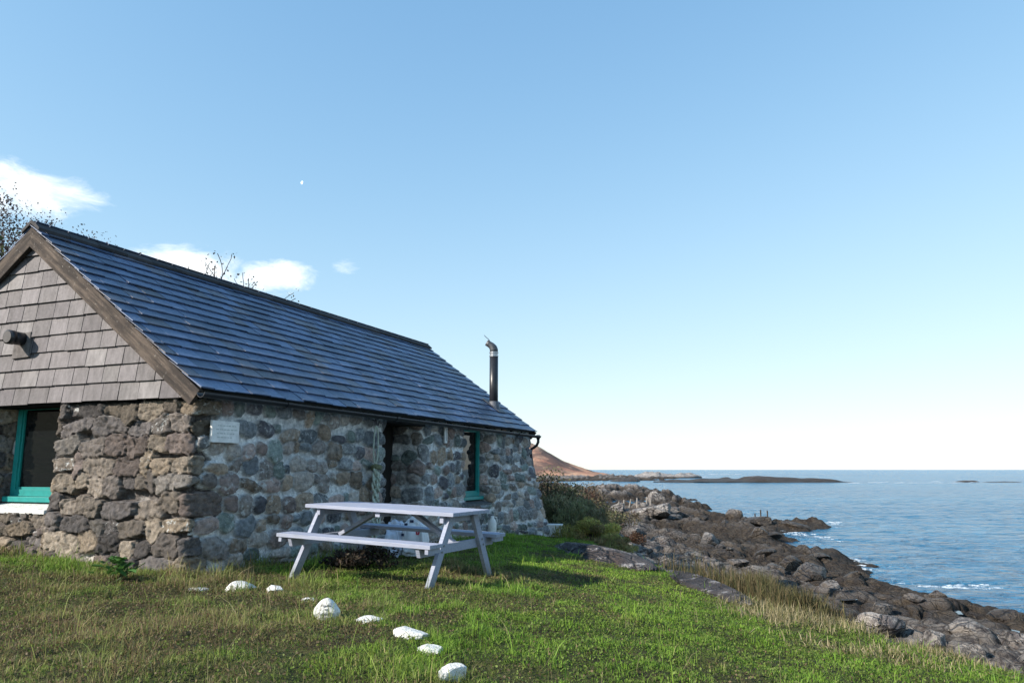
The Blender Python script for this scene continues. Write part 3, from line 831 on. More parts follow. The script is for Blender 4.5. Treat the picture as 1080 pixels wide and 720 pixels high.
w2 = framed('window', (FW[0] - .02, .29, .60), (1, 0, 0), (0, -1, 0), FW[1] - FW[0] - .19, 1.42, .075, .07)
b = MB(); b.hexa([(FW[0] + .02, -.02, .40), (FW[1] - .03, -.02, .40), (FW[1] - .2, .28, .44), (FW[0], .28, .44), (FW[0] + .02, .0, .46), (FW[1] - .04, .0, .46), (FW[1] - .21, .28, .52), (FW[0], .28, .52)])
b.build('stone_ledge', m_plain('grey_ledge', (.14, .145, .15), .9, .2, .5, 12, .6), w2, bevel=.012)
# door in its deep porch
b = MB(); dx0, dx1 = DR[0] + .03, DR[1] - .09
for i in range(6):
    a = dx0 + (dx1 - dx0) * i / 6
    b.box((a + .003, .56, -.3), (a + (dx1 - dx0) / 6 - .003, .60, 1.9))
door = b.build('door', M['door'], cottage)
b = MB(); b.box((dx0 + .1, .525, .85), (dx0 + .14, .56, 1.0)); b.tube([(dx0 + .12, .53, .95), (dx0 + .12, .50, .95), (dx0 + .22, .50, .95)], .01, 6); b.build('door_handle', M['steel'], door)
b = MB(); b.box((DR[0] - .02, -.03, 1.90), (DR[1] + .02, .6, 2.06)); b.build('lintel', M['door'], cottage)
b = MB(); b.hexa([(DR[0] - .05, -.38, -.45), (DR[1] + .1, -.40, -.45), (DR[1], .55, -.45), (DR[0], .55, -.45), (DR[0] - .02, -.34, -.13), (DR[1] + .05, -.36, -.12), (DR[1] - .05, .55, -.12), (DR[0] + .03, .55, -.12)])
b.build('doorstep', m_plain('worn_step', (.16, .155, .15), .9, .2, .5, 10, .6), cottage, bevel=.03)

# plaque, thermometer strip
b = MB(); b.box((.13, -.125, 1.45), (.57, -.095, 1.70)); pl = b.build('plaque', M['white'], cottage, bevel=.003)
b = MB(); r = random.Random(2)
for i, z in enumerate((1.645, 1.60, 1.555, 1.51)):
    x = .18 + r.uniform(0, .04)
    while x < .51 - r.uniform(0, .06):
        w = r.uniform(.015, .05); b.box((x, -.1265, z - .006), (x + w, -.1255, z + .006)); x += w + r.uniform(.008, .02)
b.build('faint_lettering', M['faint'], pl)
b = MB(); b.box((5.90, -.135, 1.62), (5.99, -.10, 1.92)); th = b.build('thermometer', M['white'], cottage, bevel=.01)
b = MB(); b.tube([(5.945, -.138, 1.66), (5.945, -.138, 1.88)], .006, 6); b.build('glass_tube', M['ink'], th)

# stove flue through the roof
fx, t = 9.68, .92
base = Vector(roof_pt(fx, t, .02))
b = MB(); b.tube([base - Vector((0, 0, .25)), base + Vector((0, 0, 1.18))], .102, 20); fl = b.build('flue', M['flue'], cottage, True)
b = MB()
for z0, z1, rr in ((1.18, 1.21, .107), (1.26, 1.29, .107)): b.tube([base + Vector((0, 0, z0)), base + Vector((0, 0, z1))], rr, 18)
b.tube([base + Vector((0, 0, 1.2)), base + Vector((0, 0, 1.34))], .095, 18)
b.build('flue_band', M['steel'], fl)
b = MB()
top = base + Vector((0, 0, 1.30))
hx = Vector((-.55, .0, .0)) ; dv = Vector((-.38, .92, 0))     # cowl blown round towards the land
dv = Vector((-.3, .95, 0)).normalized()
pts = [top, top + Vector((0, 0, .05)), top + Vector((0, 0, .10)) + dv * .02, top + Vector((0, 0, .15)) + dv * .06, top + Vector((0, 0, .19)) + dv * .12, top + Vector((0, 0, .22)) + dv * .17]
b.tube(pts, [.098, .098, .095, .082, .074, .076], 16)
cw = b.build('cowl', M['dsteel'], fl, True)
b = MB()
p0 = top + Vector((0, 0, .27)) + dv * .10
b.beam(top + Vector((0, 0, .18)) + dv * .1, p0 + dv * .02, .012, .012, (1, 0, 0))
sd = Vector((dv.y, -dv.x, 0))
b.add([p0 + sd * .07, p0 - sd * .07, p0 - sd * .09 + dv * .13 + Vector((0, 0, .12)), p0 + sd * .09 + dv * .13 + Vector((0, 0, .12)),
       p0 + sd * .07 + Vector((0, 0, .01)), p0 - sd * .07 + Vector((0, 0, .01)), p0 - sd * .09 + dv * .13 + Vector((0, 0, .13)), p0 + sd * .09 + dv * .13 + Vector((0, 0, .13))],
      [(0, 3, 2, 1), (4, 5, 6, 7), (0, 1, 5, 4), (1, 2, 6, 5), (2, 3, 7, 6), (3, 0, 4, 7)])
b.build('wind_vane', M['dsteel'], fl)
b = MB()
b.hexa([roof_pt(fx - .22, t - .28, .043), roof_pt(fx + .22, t - .28, .043), roof_pt(fx + .2, t + .28, .043), roof_pt(fx - .2, t + .28, .043),
        roof_pt(fx - .22, t - .28, .05), roof_pt(fx + .22, t - .28, .05), roof_pt(fx + .2, t + .28, .05), roof_pt(fx - .2, t + .28, .05)])
b.tube([base - Vector((0, 0, .1)), base + Vector((0, 0, .12))], [.17, .105], 18)
b.build('flashing', M['lead'], fl)
# vent pipe on the gable
vy, vz = 2.90, 2.80
b = MB(); b.tube([(-.07, vy, vz), (-.30, vy, vz)], .085, 20); b.tube([(-.24, vy, vz), (-.31, vy, vz)], .092, 20); vp = b.build('vent_pipe', M['flue'], cottage, True)
b = MB(); b.tube([(-.3105, vy, vz), (-.318, vy, vz)], .075, 20); b.build('vent_cap', m_plain('grey_cap', (.10, .095, .095), .7, .3), vp)
b = MB(); b.hexa([(-.085, vy + .17, vz - .25), (-.085, vy - .15, vz - .24), (-.085, vy - .14, vz + .09), (-.085, vy + .14, vz + .085), (-.118, vy + .17, vz - .25), (-.118, vy - .15, vz - .24), (-.112, vy - .14, vz + .09), (-.112, vy + .14, vz + .085)])
b.build('mortar_patch', m_plain('mortar', (.19, .175, .17), .95, .2, .4, 14, .6), vp, bevel=.01)
print('HOUSE OK')
# ------------------------------------------------------------------ picnic table
T_AZ = R(-25)
TC = (-1.33, 8.85)
table = empty('picnic_table', (TC[0], TC[1], -0.03), T_AZ)
table.rotation_euler = (0, .03, T_AZ)
tag(table, 'pale lilac painted wooden picnic table with attached benches on the grass', 'table')
b = MB(); TL = .97
for i in range(6):
    y0 = -.42 + i * .141; b.box((-TL, y0, .715), (TL, y0 + .135, .755), (1, 1, 1))
b.build('tabletop', M['paint'], table, bevel=.006)
for s in (-1, 1):
    b = MB()
    y0 = s * .735 - .125
    for k in range(2): b.box((-TL, y0 + k * .127, .425), (TL, y0 + k * .127 + .121, .465))
    b.build('bench', M['paint'], table, bevel=.006)
for e in (-1, 1):
    xe = e * .855
    for s in (-1, 1):
        b = MB(); b.beam((xe, s * .71, -.08), (xe, s * .25, .712), .045, .10, (0, 1, 0)); lg = b.build('leg', M['paint'], table, bevel=.004)
        for z in (.36, .42):
            b = MB(); yy = s * (.71 - .46 * (z + .08) / .792); b.tube([(xe + e * .024, yy + s * .01, z), (xe + e * .033, yy + s * .01, z)], .011, 8)
            b.build('bolt', M['ink'], lg)
    b = MB(); xi = xe - e * .046
    b.hexa([(xi - .0225, -.80, .33), (xi + .0225, -.80, .33), (xi + .0225, .80, .33), (xi - .0225, .80, .33), (xi - .0225, -.84, .424), (xi + .0225, -.84, .424), (xi + .0225, .84, .424), (xi - .0225, .84, .424)])
    b.build('seat_bearer', M['paint'], table, bevel=.004)
    b = MB(); b.box((xi - .0225, -.38, .64), (xi + .0225, .38, .714)); b.build('top_bearer', M['paint'], table, bevel=.004)
    b = MB(); b.beam((xe - e * .09, 0, .40), (e * .22, 0, .70), .09, .04, (0, 0, 1)); b.build('brace', M['paint'], table, bevel=.004)
b = MB(); b.box((-.03, -.38, .66), (.03, .38, .714)); b.build('top_bearer', M['paint'], table, bevel=.004)
for e in (-1, 1):
    for s in (-1, 1):
        b = MB(); b.box((e * .925 - .02, s * .735 - .115, .375), (e * .925 + .02, s * .735 + .115, .424)); b.build('seat_batten', M['paint'], table, bevel=.004)

# ------------------------------------------------------------------ rocks
def ico(sub):
    bm = bmesh.new(); bmesh.ops.create_icosphere(bm, subdivisions=sub, radius=1.0)
    v = np.array([q.co[:] for q in bm.verts]); f = np.array([[q.index for q in p.verts] for p in bm.faces]); bm.free(); return v, f
ICO5, ICOF5 = ico(5); ICO4, ICOF4 = ico(4)
def rock_mesh(name, seed, dim, cuts=14, rough=.22, sub=4, crop=.62, smooth=False):
    r = np.random.default_rng(seed); v, f = (ICO5, ICOF5) if sub == 5 else (ICO4, ICOF4); v = v.copy()
    v *= (1 + rough * 1.4 * (noise3(v + seed, 1.3, seed) - .5))[:, None]
    for k in range(cuts):
        nn = r.normal(size=3); nn /= np.linalg.norm(nn); d = r.uniform(crop, .95)
        e = np.maximum(0, v @ nn - d); v = v - nn * (e * .93)[:, None]
    dirn = v / np.linalg.norm(v, axis=1)[:, None]
    v = v + dirn * (rough * .5 * (noise3(v + 3 * seed, 3.1, seed + 7) - .5) + rough * .22 * (noise3(v, 8.5, seed + 17) - .5))[:, None]
    return mesh_np(name, v * np.array(dim), None, f, None, smooth)

# ring of lime washed stones in the grass
PSPOS = []
PS = [(207, 623, .15, .06, 'small flat white stone at the far left end of the stone line'), (254, 622, .24, .12, 'largest white painted stone, a long hump below the wall corner'),
      (288, 624, .13, .09, 'squarish white painted stone beside the largest hump'), (327, 633, .09, .05, 'smallest white stone half sunk behind the lettered one'),
      (344, 653, .165, .21, 'upright white painted stone with two lines of faded lettering'), (388, 656, .14, .06, 'thin flat white stone just right of the lettered stone'),
      (433, 672, .18, .085, 'long white stone with a curved back, in front of the near table leg'), (454, 689, .13, .075, 'rounded oblong white stone touching the end of the long curved one'),
      (477, 715, .14, .11, 'rough white stone nearest the camera at the end of the line')]
for i, (px, py, w, h, lab) in enumerate(PS):
    x, y, z = gp(px, py); w *= .84 if i != 4 else .62; h *= .58 if i != 4 else .47
    dim = (w, w * (.75 if i != 4 else .6), h)
    if i == 4:
        me = rock_mesh('painted_stone', 900 + i, dim, 9, .12, 4, .72, True)
        v = np.array([q.co[:] for q in me.vertices]); v[:, 0] *= (1.08 - .36 * np.clip(v[:, 2] / h + .2, 0, 1.2)); yf = -.050
        v[:, 1] = np.maximum(v[:, 1], yf + v[:, 2] * .10)      # a flattish face towards the path
        me.vertices.foreach_set("co", v.astype(np.float32).ravel())
    else:
        me = rock_mesh('painted_stone', 900 + i, dim, 18, .42, 4, .52, False)
    o = obj('painted_stone', me, M['limew'], None, (x, y, z + h * (.30 if i != 4 else .58)))
    PSPOS.append((x, y, w))
    o.rotation_euler = (0, 0, R([15, 25, -10, 0, 8, -6, -28, -30, 20][i]))
    tag(o, lab, 'stone', 'white painted stones laid in a line across the grass')
    if i == 4:
        b = MB(); r = random.Random(8)
        for (z0, x0, x1, hh) in ((.045, -.033, .033, .013), (.021, -.011, .011, .007), (-.015, -.051, .051, .016)):
            xx = x0
            while xx < x1:
                yy = yf + z0 * .10 - .0035; w_ = r.uniform(.006, .010)
                for s_ in range(r.choice((2, 3))):
                    if r.random() < .5: b.box((xx + s_ * w_ / 3, yy, z0), (xx + s_ * w_ / 3 + .0026, yy + .004, z0 + hh * r.uniform(.6, 1)))
                    else: b.box((xx, yy, z0 + s_ * hh / 3), (xx + w_, yy + .004, z0 + s_ * hh / 3 + .0026))
                xx += w_ + .0045
        b.build('lettering', M['ink'], o)

# bare rock slabs let into the turf edge
def slab(pa, pb, w, h, seed, label, tilt=0.0, lift=0.0):
    q = lambda p: np.array(gp(*p)) if p[1] is not None else np.array((p[0][0], p[0][1], gz(*p[0])))
    a = q(pa); c = q(pb); mid = (a + c) / 2; d = c - a; L = np.hypot(d[0], d[1])
    me = rock_mesh('rock_slab', seed, (L / 2 * 1.05, w, h), 10, .18, 5, .7)
    o = obj('rock_slab', me, M['slabrock'], None, (mid[0], mid[1], mid[2] + lift))
    o.rotation_euler = (tilt, -math.atan2(d[2], L), math.atan2(d[1], d[0]))
    return tag(o, label, 'rock')
slab((590, 578), (684, 603), .42, .16, 61, 'long low bare rock slab in the turf beside the white box', 0, .03)
slab(((2.3, 11.9), None), ((2.62, 8.75), None), .22, .13, 62, 'narrow pale streaked rock slab along the edge of the grass', 0, .02)

bmesh_vars = [rock_mesh('boulder', 300 + i, (1, random.uniform(.7, 1), random.uniform(.55, .85)), 24, .34, 4, .52) for i in range(9)]
def boulder(x, y, z, s, rz, label, group=None, var=0, flat=1.0):
    o = obj('boulder', bmesh_vars[var % 9], M['rock'], None, (x, y, z)); o.scale = (s, s * random.uniform(.8, 1.1), s * flat); o.rotation_euler = (random.uniform(-.25, .25), random.uniform(-.25, .25), rz)
    return tag(o, label, 'rock', group)
# big named ones: pixel of the foot, size in pixels, label
BIG = [(630, 528, 34, 'rounded dark outcrop on the shore behind the bushes', .8, 38), (680, 520, 60, 'broad pale hump of rock beyond the row of leaning posts', .5, 52), (711, 517, 22, 'dark knob of rock at the water behind the pale rocks', .8, 60),
       (690, 532, 55, 'long pale sunlit ledge just in front of the leaning posts', .35, 40), (725, 532, 40, 'pinkish broken block in the middle of the shore rocks', .6, 38), (762, 531, 14, 'left one of two blocky rocks standing against the sea', 1.0, 44),
       (783, 529, 16, 'right and taller of two blocky rocks standing against the sea', 1.0, 44), (742, 545, 11, 'small cream boulder perched above the black gully', 1.0, 34), (775, 541, 25, 'pale flat topped block over the black gully', .6, 34),
       (672, 560, 19, 'rounded brown boulder below the yellow bushes', .9, 22), (645, 562, 15, 'dark brown boulder leaning on the rounded one', .8, 22), (680, 578, 24, 'grey rubble block at the foot of the bushes', .55, 17.5),
       (800, 545, 40, 'dark rock shelf running out towards the spit', .4, 42), (840, 548, 32, 'long low black rock spit reaching into the sea', .22, 52), (815, 560, 26, 'brown weed covered ledge by the inlet', .45, 38),
       (862, 583, 26, 'smooth brown whaleback rock washed by foam', .5, 30), (805, 580, 26, 'dark dome with one white patch of lichen', .6, 25), (835, 590, 22, 'grey shelving rock beside the whaleback', .6, 24)]
for i, (px, py, s, lab, fl_, Y) in enumerate(BIG):
    x, y, z = gp(px, py + s * .18, 12, 95)
    if y > 64: y = 58.0; x = (px - 540) / 812 * y
    z = gz(x, y); s_ = s / 800 * y * .55
    boulder(x, y, max(z, SEA - .1) + s_ * .08 * fl_, s_, random.uniform(0, 6.28) if fl_ > .45 else random.uniform(-.3, .3), lab, None, i, fl_)
# scatter of smaller boulders on the foreshore
r = np.random.default_rng(12); cnt = 0; cand = []
while len(cand) < 4000:
    az_ = math.radians(r.uniform(0, 36)); rr_ = math.exp(r.uniform(math.log(7.5), math.log(110)))
    cand.append((rr_ * math.sin(az_), rr_ * math.cos(az_)))
cand = np.array(cand); zc, tf, dbc, dsc = terrain(cand[:, 0], cand[:, 1], True)
ok = np.where((dbc > .5) & (dsc > .3))[0]
GL = [('lumpy grey shore boulder lying among the other rocks', 'loose grey boulders on the foreshore'), ('squat weathered boulder on the rocks below the grass', 'weathered boulders below the bank'), ('low rough rock near the waterline', 'low rocks along the waterline')]
for j in ok:
    if cnt >= 130: break
    x, y = cand[j]; d_ = math.hypot(x, y)
    if (abs(x - 2.6) < .5 and y < 13): continue
    if dbc[j] < 1.2 and d_ < 14: s_ = r.uniform(.08, .2)
    else: s_ = min(r.lognormal(-1.5, .55), .65) * (1 + d_ / 60)
    g = 2 if dsc[j] < 2 else (1 if dbc[j] < 4 else 0)
    boulder(x, y, zc[j] + s_ * .08, s_, r.uniform(0, 6.28), GL[g][0], GL[g][1], int(r.integers(0, 9)), r.uniform(.7, 1.05)); cnt += 1

# reefs and skerries offshore
def skerry(xa, xb, ypx, D, hgt, seed, label, depth=7.0, m='reef'):
    xA, xB = (xa - 540) / 812 * D, (xb - 540) / 812 * D; L = (xB - xA) / 2
    me = rock_mesh('skerry', seed, (L, depth, hgt), 8, .3, 5, .7)
    v = np.array([q.co[:] for q in me.vertices])
    v[:, 2] = np.where(v[:, 2] > 0, v[:, 2] * (.2 + 1.6 * fbm(v[:, 0] * .22 + seed, v[:, 1] * .12, 4, seed)), v[:, 2])
    me.vertices.foreach_set("co", v.astype(np.float32).ravel())
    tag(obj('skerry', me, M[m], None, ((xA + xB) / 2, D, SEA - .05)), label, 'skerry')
skerry(688, 897, 509, 262, 1.55, 71, 'long dark reef lying flat across the bay', 8)
skerry(640, 675, 508, 275, 1.5, 72, 'short reddish reef left of the long dark reef', 5)
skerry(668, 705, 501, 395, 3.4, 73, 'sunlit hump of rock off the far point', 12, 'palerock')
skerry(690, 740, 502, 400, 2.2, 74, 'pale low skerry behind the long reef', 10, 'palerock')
skerry(1005, 1032, 509, 262, .55, 75, 'small black rock awash out to sea on the right', 2)
skerry(1035, 1078, 510, 262, .35, 76, 'faint strip of rock awash near the right edge', 2)

# surf: many little ragged flecks, one sheet of foam per place
def foam(name, spots, label):
    Vs = []; F = []; r = np.random.default_rng(len(spots) * 7 + 1)
    for (px, py, wpx, dep, n) in spots:
        D = (EYE - SEA) / (math.tan(math.atan((py - 360) / FPX) - PITCH))
        for k in range(n):
            x = (px - 540) / 812 * D + r.normal() * wpx / 812 * D * .5; y = D + r.normal() * dep
            L = abs(r.normal()) * wpx / 812 * D * .14 + .25; Wd = L * r.uniform(.12, .3) * (1 if D < 90 else 1.6)
            m_ = 9; b0 = len(Vs); zz_ = SEA + .09 + r.uniform(0, .05) + (0 if D < 90 else r.uniform(0, .35))
            for t in range(m_):
                an = t / m_ * 6.283; q = r.uniform(.55, 1.2); Vs.append((x + L * math.cos(an) * q, y + Wd * math.sin(an) * q, zz_ + .02 * math.sin(an * 2)))
            Vs.append((x, y, zz_ + .04 + Wd * .12))
            F += [(b0 + t, b0 + (t + 1) % m_, b0 + m_) for t in range(m_)]
    tag(obj(name, mesh_np(name, np.array(Vs), None, np.array(F), None, True), M['foam']), label, 'foam', kind='stuff')
foam('foam', [(750, 500.6, 26, 3, 40), (765, 500.4, 18, 3, 26), (725, 503.4, 24, 3, 40), (1015, 509.6, 24, 2, 20), (955, 509.8, 70, 2, 18)], 'white breakers over the outer reefs')
foam('foam', [(845, 566, 14, 1.8, 30), (880, 592, 16, 1.0, 26), (890, 602, 20, .7, 20), (868, 553, 14, 1.4, 14), (1000, 622, 50, .45, 16)], 'white surf washing round the near rocks')

# little pools of sea water among the rocks
def pool(px, py, a, bb):
    x, y, z = gp(px, py); Vs = []; r = random.Random(px)
    gx_, gy_ = np.meshgrid(np.linspace(x - a, x + a, 9), np.linspace(y - bb, y + bb, 9)); z = float(np.percentile(terrain(gx_.ravel(), gy_.ravel()), 28))
    for t in range(18): q = r.uniform(.8, 1.15); Vs.append((x + a * q * math.cos(t / 18 * 6.283), y + bb * q * math.sin(t / 18 * 6.283), z))
    me = bpy.data.meshes.new('rock_pool'); me.from_pydata(Vs, [], [tuple(range(18))]); k = M['poolm']
    tag(obj('rock_pool', me, k), 'still pool of water caught among the shore rocks', 'pool', kind='structure')
kp = NT('pool_water'); kp.fin((.03, .04, .05), .05, .5); M['poolm'] = kp.m
for a in ((885, 625, .4, .5), (996, 637, .35, .5), (1057, 657, .35, .45)): pool(*a)

# ------------------------------------------------------------------ vegetation helpers
def leaves(P, size, col, aspect=2.2, up=0.0, seed=0, jit=.35):
    """one quad (kite) per point, random facing; up pulls the long axis upright"""
    r = np.random.default_rng(seed); n = len(P)
    d = r.normal(size=(n, 3)); d[:, 2] += up; d /= np.linalg.norm(d, axis=1)[:, None]
    s = np.cross(d, r.normal(size=(n, 3))); s /= np.linalg.norm(s, axis=1)[:, None] + 1e-9
    L = (size * r.uniform(1 - jit, 1 + jit, n))[:, None]
    Wd = L / aspect
    V = np.stack([P - d * L / 2, P + s * Wd / 2, P + d * L / 2, P - s * Wd / 2], 1).reshape(-1, 3)
    q = np.arange(4 * n).reshape(n, 4)
    return V, q, np.repeat(col, 4, 0)
def blob(n, c, rad, r, hollow=.4):
    d = r.normal(size=(n, 3)); d /= np.linalg.norm(d, axis=1)[:, None]
    k = (hollow + (1 - hollow) * r.random(n)) ** .6
    return np.array(c) + d * k[:, None] * np.array(rad)
def vary(base, n, r, a=.25, b=.12):
    return np.clip(np.array(base) * r.uniform(1 - a, 1 + a, (n, 1)) * r.uniform(1 - b, 1 + b, (n, 3)), 0, 1)

def bush(loc, w, h, base, n, leaf, label, seed, aspect=2.4, up=.6, group=None, base2=None, name='bush'):
    r = np.random.default_rng(seed); root = empty(name, loc); tag(root, label, 'bush', group)
    Ps, Cs = [], []; k = 16; b = MB()
    for i in range(k):
        a = r.uniform(0, 6.28); q = r.uniform(0, .75) ** .8; c = np.array([math.cos(a) * q * w, math.sin(a) * q * w * .8, h * r.uniform(.25, .8) * (1 - .45 * q)])
        rad = np.array([w * .34, w * .34, h * .26]) * r.uniform(.6, 1.15)
        m_ = n // k; Ps.append(blob(m_, c, rad, r, .25)); bs = base if (base2 is None or r.random() < .6) else base2
        Cs.append(vary(np.array(bs) * 2.1 * r.uniform(.6, 1.45), m_, r, .35))
        b.tube([(c[0] * .15, c[1] * .15, -.1), tuple(c * .55 + np.array([0, 0, .05])), tuple(c + np.array([0, 0, h * .1]))], [.03 * h, .018 * h, .006 * h], 5)
    P = np.vstack(Ps); Cc = np.vstack(Cs); keep = P[:, 2] > -.05; P, Cc = P[keep], Cc[keep]
    V, q, c = leaves(P, leaf, Cc, aspect, up, seed)
    obj('foliage', mesh_np('foliage', V, q, None, c), M['leaf'], root); b.build('stems', M['bark'], root)
    return root

def tree(loc, h, label, seed, leaf_n, leaf, base, base2, spread=.45, droop=0.0, cat='tree', trunk_r=.11, twigs=70, clump=.35):
    r = random.Random(seed); rn = np.random.default_rng(seed); root = empty('tree', loc); tag(root, label, cat)
    b = MB(); tips = []
    def grow(p, d, L, rad, lev):
        pts = [p]; q = p.copy(); dd = d.copy(); n = 4
        for i in range(n):
            dd = (dd + Vector((r.uniform(-.2, .2), r.uniform(-.2, .2), r.uniform(-.05, .15)))).normalized(); q = q + dd * (L / n); pts.append(q.copy())
        b.tube(pts, [max(.011, rad * (1 - .5 * i / n)) for i in range(n + 1)], 6 if lev < 2 else 4, cap=False)
        if lev >= 3: tips.append(q); tips.append(pts[-2]); return
        for k in range(r.choice((3, 4)) if lev else 7):
            f = r.uniform(.35, 1) if lev else .35 + .65 * k / 6
            i = min(n - 1, int(f * n)); pp = pts[i].lerp(pts[i + 1], f * n - i); a = r.uniform(0, 6.28)
            nd = (dd * r.uniform(.4, .8) + Vector((math.cos(a), math.sin(a), r.uniform(-.1, .5))) * spread * 1.5).normalized()
            grow(pp, nd, L * r.uniform(.42, .62), rad * .5 * (1 - .3 * f), lev + 1)
    grow(Vector((0, 0, -.2)), Vector((r.uniform(-.03, .03), r.uniform(-.03, .03), 1)).normalized(), h * .62, trunk_r, 0)
    b.build('trunk', M['bark'], root)
    T = np.array([t[:] for t in tips]); idx = rn.integers(0, len(T), leaf_n)
    P = T[idx] + rn.normal(size=(leaf_n, 3)) * clump; shade = rn.random(len(T))[idx]
    cc = np.where((shade > .55)[:, None], np.array(base), np.array(base2)) * rn.uniform(.7, 1.3, (leaf_n, 1))
    V, q, c = leaves(P, leaf, cc, 1.7, 0, seed); obj('crown', mesh_np('crown', V, q, None, c), M['leaf'], root)
    return root
def on(px, D, h_top=None):
    x = (px - 540) / 812 * D; return (x, D, gz(x, D))
# hillside trees behind the cottage
tree(on(-34, 17.5), 7.3, 'dark twiggy tree with sparse leaves behind the gable', 41, 30000, .06, (.06, .045, .05), (.085, .06, .045), .5, trunk_r=.13, clump=.26)
tree(on(-26, 15.5), 5.3, 'yellow green leafy tree low beside the bargeboard', 42, 9000, .10, (.10, .115, .03), (.06, .075, .025), .55, clump=.3)
tree(on(24, 22), 6.2, 'thin bare topped tree just over the roof ridge near the gable', 43, 700, .08, (.07, .055, .06), (.09, .07, .06), .35, trunk_r=.07, clump=.1)
tree(on(262, 25), 7.55, 'slender sapling with few dark leaves above the middle of the ridge', 44, 420, .09, (.10, .07, .05), (.07, .055, .05), .32, trunk_r=.06, clump=.12)
tree(on(292, 25.5), 7.6, 'shorter twiggy sapling right beside the slender one', 45, 420, .085, (.08, .065, .05), (.07, .055, .05), .32, trunk_r=.06, clump=.12)

# bushes on the bank beyond the far corner
BU = [(578, 22, 1.5, 1.95, (.058, .056, .028), (.09, .062, .042), 6000, .07, 1.8, .2, 'tall dark brown green bush tight against the far corner'),
      (597, 27, 1.7, 1.8, (.07, .055, .035), (.075, .048, .035), 6000, .08, 1.8, .3, 'russet heathery bush behind the tall dark one'),
      (596, 19.5, 1.15, 1.25, (.078, .082, .042), (.095, .09, .05), 6500, .12, 6, 1.6, 'grey green willowy bush in the middle of the bank'),
      (612, 21, .95, 1.15, (.085, .09, .05), (.085, .075, .045), 4500, .12, 6, 1.8, 'paler grey green bush to the right of the willowy one'),
      (622, 18.0, .85, .58, (.17, .155, .045), (.13, .105, .045), 5500, .11, 6, 1.2, 'yellow green bracken clump beside the white box'),
      (640, 17.4, .75, .42, (.11, .085, .04), (.12, .11, .04), 3500, .10, 6, 1.0, 'brownish yellow bracken clump at the end of the slab'),
      (637, 29, 1.5, 1.15, (.065, .062, .032), (.075, .06, .035), 5500, .08, 1.8, .3, 'dark olive mound of scrub on the bank above the rocks'),
      (668, 33, .5, .75, (.045, .026, .017), (.035, .022, .015), 1500, .07, 1.8, .4, 'small red brown bush by the leaning posts'),
      (620, 36, 1.8, 1.6, (.05, .04, .03), (.06, .05, .035), 4000, .10, 1.8, .3, 'far dark scrub bush where the bank meets the bay'),
      (600, 24, 1.2, 1.6, (.07, .066, .034), (.075, .055, .04), 5000, .09, 2.2, .5, 'rounded brown green bush halfway down the bank')]
for i, (px, D, w, h, c1, c2, n, lf, asp, up, lab) in enumerate(BU):
    x, y, z = on(px, D); bush((x, y, z - .05), w, h, c1, n, lf, lab, 500 + i, asp, up, None, c2)

# dock plant against the wall and dead stalks under the table
x, y, z = gp(122, 612); root = empty('dock_plant', (x, y, z)); tag(root, 'bright green broad leaved dock plant at the foot of the gable', 'plant')
r = np.random.default_rng(4); Vs = []; Qs = []; Cs = []
for k in range(34):
    a = r.uniform(0, 6.28); l = r.uniform(.08, .17); w_ = l * .33; e = r.uniform(.1, 1.1); bs = np.array([r.normal() * .10, r.normal() * .06, r.uniform(.03, .2)])
    d = np.array([math.cos(a) * math.cos(e), math.sin(a) * math.cos(e), math.sin(e)]); s_ = np.cross(d, (0, 0, 1)); s_ /= np.linalg.norm(s_)
    b0 = len(Vs); Vs += [bs, bs + d * l * .35 + s_ * w_, bs + d * l * .8 + s_ * w_ * .7 - np.array([0, 0, .02]), bs + d * l - np.array([0, 0, .05]), bs + d * l * .8 - s_ * w_ * .7 - np.array([0, 0, .02]), bs + d * l * .35 - s_ * w_]
    Qs += [(b0, b0 + 1, b0 + 2, b0 + 3), (b0, b0 + 3, b0 + 4, b0 + 5)]; Cs += [np.array([.055, .13, .03]) * r.uniform(.7, 1.5)] * 6
obj('leaf_rosette', mesh_np('leaf_rosette', np.array(Vs), Qs, None, np.array(Cs)), M['leaf'], root)
b = MB()
for k in range(7): b.tube([(r.normal() * .05, r.normal() * .04, -.02), (r.normal() * .1, r.normal() * .06, r.uniform(.12, .22))], .006, 5)
b.build('stalks', m_plain('green_stalk', (.06, .09, .03), .7), root)
x, y, z = gp(375, 598); bush((x, y, z), .55, .30, (.022, .018, .014), 1500, .05, 'dead brown leafy stalks under the picnic table', 77, 1.6, .2, None, (.05, .036, .026), 'dead_plant')

